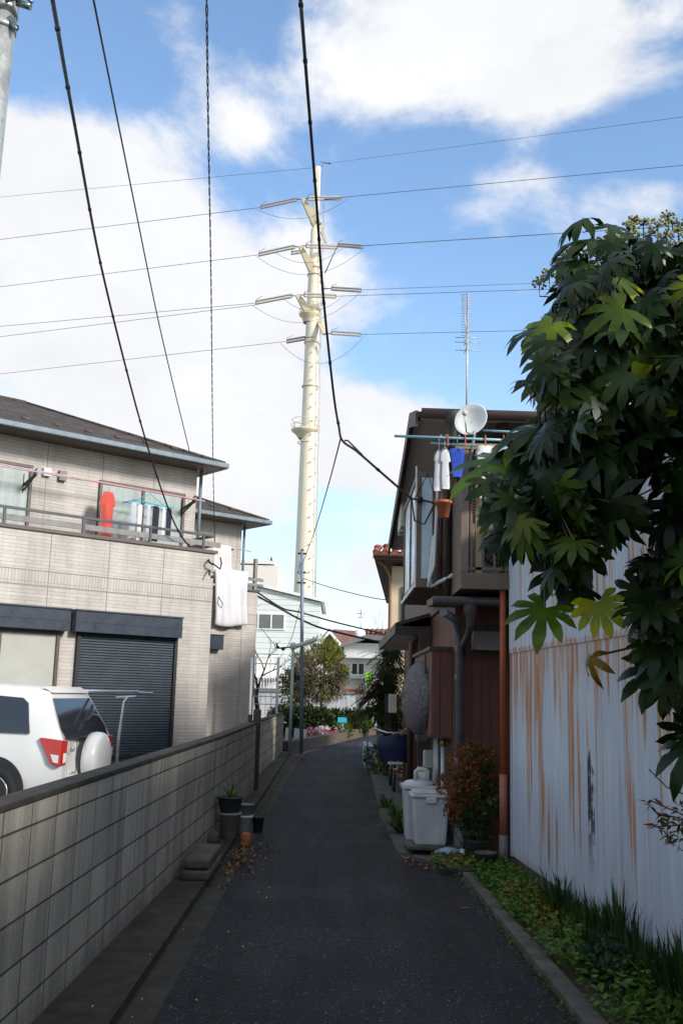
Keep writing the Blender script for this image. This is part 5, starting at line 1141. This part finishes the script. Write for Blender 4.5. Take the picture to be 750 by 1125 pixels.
m=MB(); bx(m,372,722,440,725,48.6,1.4); bx(m,383,744,440,747,48.6,1.4); m.build('eave',M['pipegrey'],t)
win(386,400,729,741,49.98,t,2,M['darkglass'])
m=MB(); bx(m,376,757,400,763,47,1); m.build('awning',M['pipeorange'],t)
# white fence panels and gate
t=thing('panel_fence','long white panel fence at the back of the garden','fence',(0,43,0))
m=MB(); a=P(282,762,43);b=P(390,763,43); m.box(a.x,b.x,43,43.1,0,b.z); m.build('panel',M['fencewhite'],t)
m=MB(); m.box(a.x,b.x,42.95,43.15,b.z,b.z+.12); m.build('cap_rail',M['pipegrey'],t)
t=thing('garden_gate','dark slatted gate beside the white post at the lane bend','gate',(1.0,40,0)); m=MB(); a=P(390,784,40);b=P(399,802,40)
for i in range(6): x=a.x+(b.x-a.x)*i/5; m.box(x-.025,x+.025,40,40.05,b.z,a.z)
m.box(a.x,b.x,39.99,40.06,a.z-.06,a.z); m.box(a.x,b.x,39.99,40.06,b.z,b.z+.06); m.build('slats',M['blacktrim'],t)
m=MB(); a=P(386,768,41);b=P(390,806,41); m.box(a.x,b.x,41,41.2,0,a.z); a=P(399.5,768,39);b=P(404,808,39); m.box(a.x,b.x,39,39.2,0,a.z); m.build('gate_post',M['fencewhite'],t)
m=MB(); a=P(404,745,44); b=P(440,745,44); m.box(a.x,b.x+4,44,50,0,a.z); m.build('grey_outhouse',M['offwhite'],label='pale wall at the far end of the lane behind the banners',cat='wall')

# ================================================================ TRANSMISSION TOWER
tw=thing('pylon','tall tapering cream steel monopole pylon with insulator strings','pylon',(-3.5,100,0))
prof=[(-3.52,0,1.30),(-3.5,8.7,1.12),(-3.55,28.5,.86),(-3.6,37.9,.72),(-3.6,45,.62),(-3.6,50.5,.50),(-3.6,50.6,.34),(-3.58,57.8,.32)]
MB().tube([(x,100,z) for x,z,r in prof],[r for x,z,r in prof],32).build('column',M['tower'],tw)
m=MB()
for z in (37.6,41.3,46.0,51.2,32.8,45.2): 
    r=.8 if z<50 else .5; r=max(.45,.86-(z-28)*.014); m.lathe([(r,0),(r+.10,.03),(r+.10,.22),(r,.25)],(-3.6,100,z),24)
each(m,'flange',M['towerdark'],tw)
def plat(x,z,r,rail,name):
    m=MB(); m.lathe([(.7,-.9),(r*.75,-.35),(r,-.1),(r,.05),(.6,.05)],(x,100,z),24); o=m.build(name,M['towerdark'],tw)
    if rail:
        g=MB()
        for zz in (.55,1.1): g.tube([(x+r*math.cos(a*.2618),100+r*math.sin(a*.2618),z+zz) for a in range(25)],.03,4,False)
        for a in range(10): g.tube([(x+r*math.cos(a*.628),100+r*math.sin(a*.628),z),(x+r*math.cos(a*.628),100+r*math.sin(a*.628),z+1.1)],.03,4)
        g.build('railing',M['tower'],o)
q=P(335.5,473,100); plat(q.x,q.z,1.45,True,'platform'); q=P(340.5,346,100); plat(q.x,q.z,1.15,True,'platform'); q=P(337,487,100)
m=MB(); m.lathe([(.95,0),(1.0,.04),(.95,.1)],(q.x,100,q.z),24); m.build('band',M['towerdark'],tw)
# climbing cable and step bolts up the right side
m=MB(); L_=[P(x,y,99.2) for x,y in [(345.5,680),(347,560),(349,470),(350.5,400),(353.5,300),(356,180)]]; m.tube(L_,.035,5); L2=[p+Vector((.12,0,0)) for p in L_]; m.tube(L2,.02,4)
for i in range(60):
    u=i/59*4.999; k_=int(u); p=L_[k_].lerp(L_[k_+1],u-k_); m.tube([p,p+Vector((.12,0,0))],.02,4)
m.build('ladder',M['galv'],tw)
m=MB()
for i in range(20):
    u=i/19; y=672-u*290; x=343.0+u*6.2 -(i%2)*1.6; p=P(x,y,98.75); m.box(p.x-.06,p.x+.06,98.6,98.9,p.z-.06,p.z+.06)
each(m,'step_bolt',M['galv'],tw)
def arm(x0,y0,x1,y1,dY=0,w0=1.0,w1=.45):
    a=P(x0,y0,100);b=P(x1,y1,100+dY); m=MB(); d=(b-a).normalized(); sd=Vector((0,1,0)); u=d.cross(sd).normalized()
    vs=[a+sd*i*w0/2+u*j*w0/2 for i,j in ((-1,-1),(1,-1),(1,1),(-1,1))]+[b+sd*i*w1/2+u*j*w1/2 for i,j in ((-1,-1),(1,-1),(1,1),(-1,1))]
    m.add(vs,[(3,2,1,0),(4,5,6,7),(0,1,5,4),(1,2,6,5),(2,3,7,6),(3,0,4,7)]); m.build('arm',M['towerdark'],tw,bevel=.05)
arm(347,246,332.5,219,-3); arm(343.5,297,329.5,270.5,-3); arm(341,346,326,324,-3); arm(349,246,357,218,3,.7,.35) if 0 else None
arm(352,250,358.5,267,3,.6,.4); arm(350,302,357,317,3,.6,.4); arm(350,352,357,367,-2,.6,.5)
def insul(x0,y0,x1,y1,Y0=100,Y1=100,n=17):
    a=P(x0,y0,Y0);b=P(x1,y1,Y1); m=MB()
    for off in (-.15,.15):
        o=Vector((0,0,off)); pts=[];rs=[]
        for i in range(n*3+1):
            u=i/(n*3); pts.append(a.lerp(b,u)+o); rs.append([.05,.13,.12][i%3])
        m.tube(pts,rs,8)
    ob=m.build('insulator_string',M['insul'],tw); g=MB(); g.bar(a+Vector((0,0,-.22)),a+Vector((0,0,.22)),.07,.08); g.bar(b+Vector((0,0,-.22)),b+Vector((0,0,.22)),.07,.08)
    e=(a-b).normalized(); g.tube([a+Vector((0,0,.3)),a+Vector((0,0,.6))-e*.7],.025,4); g.build('arcing_horn',M['wiregrey'],ob)
insul(286.5,227.5,326,219,98,97); insul(338,218,374.5,217.5,97,99); insul(284.5,279.5,323.5,271,98,97); insul(336,270,371,271.5,97,100); insul(371,269,398,271,101,99)
insul(281,332.5,320.5,325,98,97); insul(334,324,369,325.5,97,99); insul(364,317,396.5,319,101,99); insul(315,375,335,371.5,101,100); insul(364,365.5,396,367.5,98,98); insul(320,278,330,276.5,103,103,6)
cb_=thing('power_line','thin grey high voltage conductors strung across the sky through the pylon','power line',(-3.5,100,0))
def line(pts,r=.032,drop=0,name='conductor',par=cb_,mt='wiregrey'):
    V=[P(x,y,Y) for x,y,Y in pts]; out=[]
    for i in range(len(V)-1):
        s_=sag(V[i],V[i+1],drop); out+= s_ if i==0 else s_[1:]
    return MB().tube(out,r,5).build(name,M[mt],par)
line([(-80,224,124),(347,184,100)],.022); line([(357,180,160),(830,118,86)],.026)
line([(-80,273,124),(286,228,98)]); line([(374,217,99),(830,174,84)])
line([(-80,325,124),(284,280,98)],.03); line([(398,270,99),(830,243,84)],.04)
line([(-80,366,124),(281,333,98)],.03); line([(396,318.5,99),(830,302,90)],.025)
line([(-80,380,126),(281,335,99)],.03); line([(369,325.5,99),(830,310,88)],.03)
line([(-80,420,124),(315,375,101)],.028); line([(396,367.5,98),(830,357,88)],.028)
for (x0,y0,x1,y1,dr) in [(283,230,381,219,1.6),(281,281,402,271,2.6),(302,277,376,273,1.4),(277,335,396,321,2.6),(308,325,376,326,1.6),(308,377,400,369,2.6)]:
    line([(x0,y0,98.5),(x1,y1,98.5)],.022,dr,'jumper')
m=MB()
for (x0,y0,x1,y1) in [(326,219,334,219),(323,271,331,271),(320,325,328,325),(374,218,356,219),(338,218,333,219),(336,270,330,270),(334,324,327,324),(371,269,357,300),(364,317,355,317),(364,366,357,367),(335,371,345,370)]: m.tube([P(x0,y0,97.5),P(x1,y1,97.8)],.06,5)
each(m,'link',M['wiregrey'],tw)
q=P(362,179,100); m=MB(); m.tube([P(352,184,160),P(357,179,160),q],.05,5); m.tube([P(352,178,160),P(363,180,100)],.06,5); m.build('earth_wire_clamp',M['wiregrey'],tw)

# ================================================================ STREET CABLES
def cable(name,lb,pts,r,mt='wire',drops=None,twist=False,n=14,cat='cable'):
    V=[P(*q) for q in pts]; out=[]
    # Catmull-Rom through the points
    for i in range(len(V)-1):
        p0=V[max(i-1,0)];p1=V[i];p2=V[i+1];p3=V[min(i+2,len(V)-1)]
        for k_ in range(n):
            u=k_/n; out.append(.5*((2*p1)+(p2-p0)*u+(2*p0-5*p1+4*p2-p3)*u*u+(3*p1-p0-3*p2+p3)*u**3))
    out.append(V[-1])
    m=MB()
    if twist:
        L_=0; a=[];b=[]
        fine=[]
        for i in range(len(out)-1):
            for k_ in range(10): fine.append(out[i].lerp(out[i+1],k_/10))
        for i,p in enumerate(fine):
            if i: L_+=(p-fine[i-1]).length
            an=L_*2*math.pi/.62; o=Vector((math.cos(an),math.sin(an)*.5,math.sin(an)*.3))*r*.75; a.append(p+o); b.append(p-o)
        m.tube(a,r*.6,5); m.tube(b,r*.6,5)
    else:
        m.tube(out,r,8)
    o=m.build(name,M[mt],label=lb,cat=cat); return o,out
def ties(out,r,par,step=1.1):
    m=MB(); acc=0
    for i in range(1,len(out)):
        acc+=(out[i]-out[i-1]).length
        if acc>step: acc=0; d=(out[i]-out[i-1]).normalized(); m.tube([out[i]-d*.02,out[i]+d*.02],r,8)
    return m
c1,o1=cable('service_cable','thick black cable running down to the corner bracket of the tiled house',[(48,-50,5.0),(58,0,5.8),(81,130,8.2),(113,300,12.2),(152,455,15.8),(180,545,17.6),(200,590,18.4),(222,612,18.95)],.0155)
each(ties(o1,.021,c1,1.3),'cable_tie',M['wire'],c1)
cable('thin_cable','thin cable passing over the roof edge of the tiled house',[(92,-60,6.5),(103,0,7.5),(145,210,12),(178,370,16),(208,495,21),(216,530,23)],.010)
cable('twisted_cable','twisted black cable hanging nearly straight down the middle left of the sky',[(226,-60,6.5),(227,0,7.5),(229,150,10.5),(232,320,15),(234,505,22),(236,596,25.6)],.010,twist=True)
c2,o2=cable('service_cable','thick black cable dropping to the brown house and bending sharply at its lowest joint',[(324,-60,5.2),(330,0,5.9),(337,90,7.0),(347,215,8.6),(355,325,9.8),(366,430,10.8),(372,468,11.0),(376,484,11.0),(392,496,10.98),(415,516,10.92),(438,536,10.86),(452,548,10.8)],.0135)
each(ties(o2,.018,c2,.75),'cable_tie',M['wire'],c2)
m=MB(); m.tube([P(378,484,11),P(382,484,11.0),P(390,492,11),P(398,500,10.98)],.010,6); m.tube([P(452,548,10.8),P(462,549,10.75),P(478,553,10.6)],.012,6); m.tube([P(452,548,10.8),P(455,572,10.75),P(466,576,10.7),P(476,556,10.6),P(484,548,10.5)],.009,5); m.tube([P(455,548,10.8),P(470,520,10.7),P(478,548,10.6)],.006,4); m.ball(P(461,549,10.75),.04,6,4); each(m,'cable_splice',M['wire'],c2)
cable('thin_cable','thin wire from the lowest joint of the thick cable to the slim grey pole',[(374,482,11.0),(360,535,15),(345,585,21),(332,620,27)],.009,n=8)
cable('street_cable','upper black cable from the tiled house past the slim grey pole to the right',[(283,651,26),(310,668,27),(331,673,27),(370,684,28),(420,696,29)],.022)
cable('street_cable','lower black cable from the tiled house past the slim grey pole to the right',[(283,655,26),(305,667,26.5),(331,681,27),(360,692,28),(420,706,29)],.028)
cable('thin_cable','faint wire from the top of the slim grey pole to the right',[(332,635,27),(365,646,26),(410,657,24.5),(440,660,23)],.010)
cable('thin_cable','faint wire sloping down left from the slim grey pole past the pale green post',[(331,660,27),(313,713,27),(285,688,30)],.008)
# near utility pole (upper left)
t=thing('utility_pole','big galvanised steel pole with clamps at the top left corner','pole',(-2.9,6.6,0))
top=P(12,-60,6.4); mid=P(-6,110,6.4); ax=(top-mid).normalized(); low=mid-ax*(mid.z/ax.z)
MB().tube([low,top+ax*1.2],.092,24).build('pole',M['galv'],t)
def onpole(y): 
    k_=(y+60)/170; return top.lerp(mid,k_)
for y,h_ in ((12,.05),(33,.022)):
    c=onpole(y); m=MB(); m.tube([c-ax*h_,c+ax*h_],.102,24); m.build('clamp',M['galv'],t)
m=MB(); c=onpole(8); 
m.tube([c+Vector((.09,-.05,.03)),c+Vector((.15,-.05,.06)),c+Vector((.2,-.05,.02))],.018,8); m.tube([c+Vector((.05,-.12,-.05)),c+Vector((.18,-.12,.0))],.016,8); m.tube([c+Vector((.12,-.08,-.03)),c+Vector((.22,-.08,-.06))],.026,8); m.tube([c+Vector((.1,-.1,.05)),c+Vector((.24,-.1,-.04))],.010,6); c=onpole(33); m.tube([c+Vector((.08,-.06,.0)),c+Vector((.14,-.08,-.06))],.014,6)
m.bar(c+Vector((.07,-.06,.05)),c+Vector((.13,-.06,-.03)),.03,.03); m.build('clamp_bolt',plain('bolt_steel',(.18,.22,.22),.35,.3,20,metal=.7),t)

# ================================================================ WORLD
SUN_EL=math.radians(28); SUN_H=Vector((.80,-.60,0)).normalized()
w=bpy.data.worlds.new('World'); sc.world=w; w.use_nodes=True; nt=w.node_tree; bg=nt.nodes['Background']
def N(ty,**k):
    q=nt.nodes.new(ty)
    for a,v in k.items(): setattr(q,a,v)
    return q
def mth(op,a,b=0.0,c=None,clamp=False):
    q=N('ShaderNodeMath',operation=op); q.use_clamp=clamp
    for i,v in enumerate((a,b) if c is None else (a,b,c)):
        if isinstance(v,(int,float)): q.inputs[i].default_value=v
        else: nt.links.new(v,q.inputs[i])
    return q.outputs[0]
sky=N('ShaderNodeTexSky'); sky.sky_type='NISHITA'; sky.sun_disc=False; sky.sun_elevation=SUN_EL; sky.sun_rotation=math.atan2(SUN_H.x,SUN_H.y); sky.altitude=50; sky.air_density=1.0; sky.dust_density=.6; sky.ozone_density=1.5
tc=N('ShaderNodeTexCoord'); nv=N('ShaderNodeVectorMath',operation='NORMALIZE'); nt.links.new(tc.outputs['Generated'],nv.inputs[0])
sx=N('ShaderNodeSeparateXYZ'); nt.links.new(nv.outputs[0],sx.inputs[0])
az=mth('ARCTAN2',sx.outputs[0],sx.outputs[1]); el=mth('ARCSINE',sx.outputs[2])
def dirn(x,y):
    d=ray(x,y).normalized(); return math.atan2(d.x,d.y),math.asin(d.z)
blobs=[(60,320,170,130,1.0),(190,400,170,110,1.0),(110,225,130,50,.8),(300,330,90,75,.5),(330,480,110,50,.85),(420,490,100,60,.95),(500,490,90,50,.8),(240,530,80,22,.4),(370,310,60,60,.4),
 (600,20,180,55,.8),(410,85,75,45,.7),(640,85,120,40,.65),(560,125,90,35,.5),(520,-30,150,50,.6),(240,90,60,50,.50),(190,10,60,30,.42),(90,145,140,35,.55),(720,215,70,30,.72),(585,195,60,26,.58),(270,150,30,25,.5),(610,250,60,25,.35),
 (380,645,90,50,.75),(260,545,60,40,.7),(430,600,60,50,.5),(300,570,120,18,.35),(20,160,60,30,.55),(530,230,50,20,.3),(650,330,120,40,.28)]
mask=None
nz=N('ShaderNodeTexNoise'); nz.inputs['Scale'].default_value=5.5; nz.inputs['Detail'].default_value=10; nz.inputs['Roughness'].default_value=.62; nz.inputs['Distortion'].default_value=.25
mp=N('ShaderNodeMapping'); mp.inputs['Scale'].default_value=(1,1,1.5); nt.links.new(nv.outputs[0],mp.inputs[0]); nt.links.new(mp.outputs[0],nz.inputs['Vector'])
nz2=N('ShaderNodeTexNoise'); nz2.inputs['Scale'].default_value=22; nz2.inputs['Detail'].default_value=8; nz2.inputs['Roughness'].default_value=.6; nt.links.new(mp.outputs[0],nz2.inputs['Vector'])
for (x,y,rx,ry,wt) in blobs:
    a,e=dirn(x,y); kx_=F_/rx*math.cos(e)*.95; ky_=F_/ry*.95
    da=mth('MULTIPLY',mth('SUBTRACT',az,a),kx_); de=mth('MULTIPLY',mth('SUBTRACT',el,e),ky_)
    r2=mth('ADD',mth('MULTIPLY',da,da),mth('MULTIPLY',de,de)); g=mth('MULTIPLY',mth('EXPONENT',mth('MULTIPLY',r2,-1.25)),wt)
    mask=g if mask is None else mth('ADD',mask,g)
mask=mth('MINIMUM',mask,1.15)
# clouds outside the view so reflections and light stay plausible
back=mth('MULTIPLY',mth('GREATER_THAN',mth('ABSOLUTE',az),.75),.5); mask=mth('ADD',mask,back); mask=mth('ADD',mask,mth('MULTIPLY',mth('GREATER_THAN',el,1.0),.45))
noi=mth('ADD',mth('MULTIPLY',mth('SUBTRACT',nz.outputs['Fac'],.52),1.7),mth('MULTIPLY',mth('SUBTRACT',nz2.outputs['Fac'],.5),.45))
raw=mth('ADD',mask,noi)
cov=N('ShaderNodeMapRange',interpolation_type='SMOOTHSTEP'); cov.inputs[1].default_value=.22; cov.inputs[2].default_value=.80; nt.links.new(raw,cov.inputs[0])
shade=N('ShaderNodeMapRange'); shade.inputs[1].default_value=.35; shade.inputs[2].default_value=.7; shade.inputs[3].default_value=.87; shade.inputs[4].default_value=1.0; nt.links.new(nz.outputs['Fac'],shade.inputs[0])
cc=N('ShaderNodeMix',data_type='RGBA',blend_type='MULTIPLY'); cc.inputs[0].default_value=1; cc.inputs[6].default_value=(5.3,5.35,5.5,1); nt.links.new(shade.outputs[0],cc.inputs[7])
# pale haze low on the horizon
hz=N('ShaderNodeMapRange',interpolation_type='SMOOTHSTEP'); hz.inputs[1].default_value=.0; hz.inputs[2].default_value=.36; hz.inputs[3].default_value=.5; hz.inputs[4].default_value=.0; nt.links.new(el,hz.inputs[0])
sm_=N('ShaderNodeMix',data_type='RGBA',blend_type='MULTIPLY'); sm_.inputs[0].default_value=1; nt.links.new(sky.outputs[0],sm_.inputs[6]); sm_.inputs[7].default_value=(1.3,1.4,1.45,1)
SKYMUL=sm_
h1=N('ShaderNodeMix',data_type='RGBA'); nt.links.new(hz.outputs[0],h1.inputs[0]); nt.links.new(sm_.outputs[2],h1.inputs[6]); h1.inputs[7].default_value=(3.9,4.5,5.1,1)
mx=N('ShaderNodeMix',data_type='RGBA'); nt.links.new(cov.outputs[0],mx.inputs[0]); nt.links.new(h1.outputs[2],mx.inputs[6]); nt.links.new(cc.outputs[2],mx.inputs[7])
nt.links.new(mx.outputs[2],bg.inputs['Color']); bg.inputs['Strength'].default_value=.1
sl=bpy.data.lights.new('sun','SUN'); sl.energy=2.3; sl.angle=math.radians(11.0); sl.color=(1,.95,.87); so=bpy.data.objects.new('sun',sl); C.objects.link(so)
sd=Vector((SUN_H.x*math.cos(SUN_EL),SUN_H.y*math.cos(SUN_EL),math.sin(SUN_EL))); so.rotation_euler=(-sd).to_track_quat('-Z','Y').to_euler(); so.location=(10,-10,20)
# ================================================================ CAMERA
cam=bpy.data.cameras.new('camera'); co=bpy.data.objects.new('camera',cam); C.objects.link(co); sc.camera=co
cam.sensor_fit='VERTICAL'; cam.sensor_height=36; cam.lens=F_/PH*36; cam.clip_end=2000; cam.clip_start=.05
mt_=Matrix((RT,UP,-FW)).transposed().to_4x4(); mt_.translation=Vector((0,0,CZ)); co.matrix_world=mt_
sc.cycles.max_bounces=5; sc.cycles.diffuse_bounces=3; sc.cycles.glossy_bounces=3
sc.view_settings.view_transform='Standard'; sc.view_settings.look='None'; sc.view_settings.exposure=.95; sc.view_settings.gamma=1
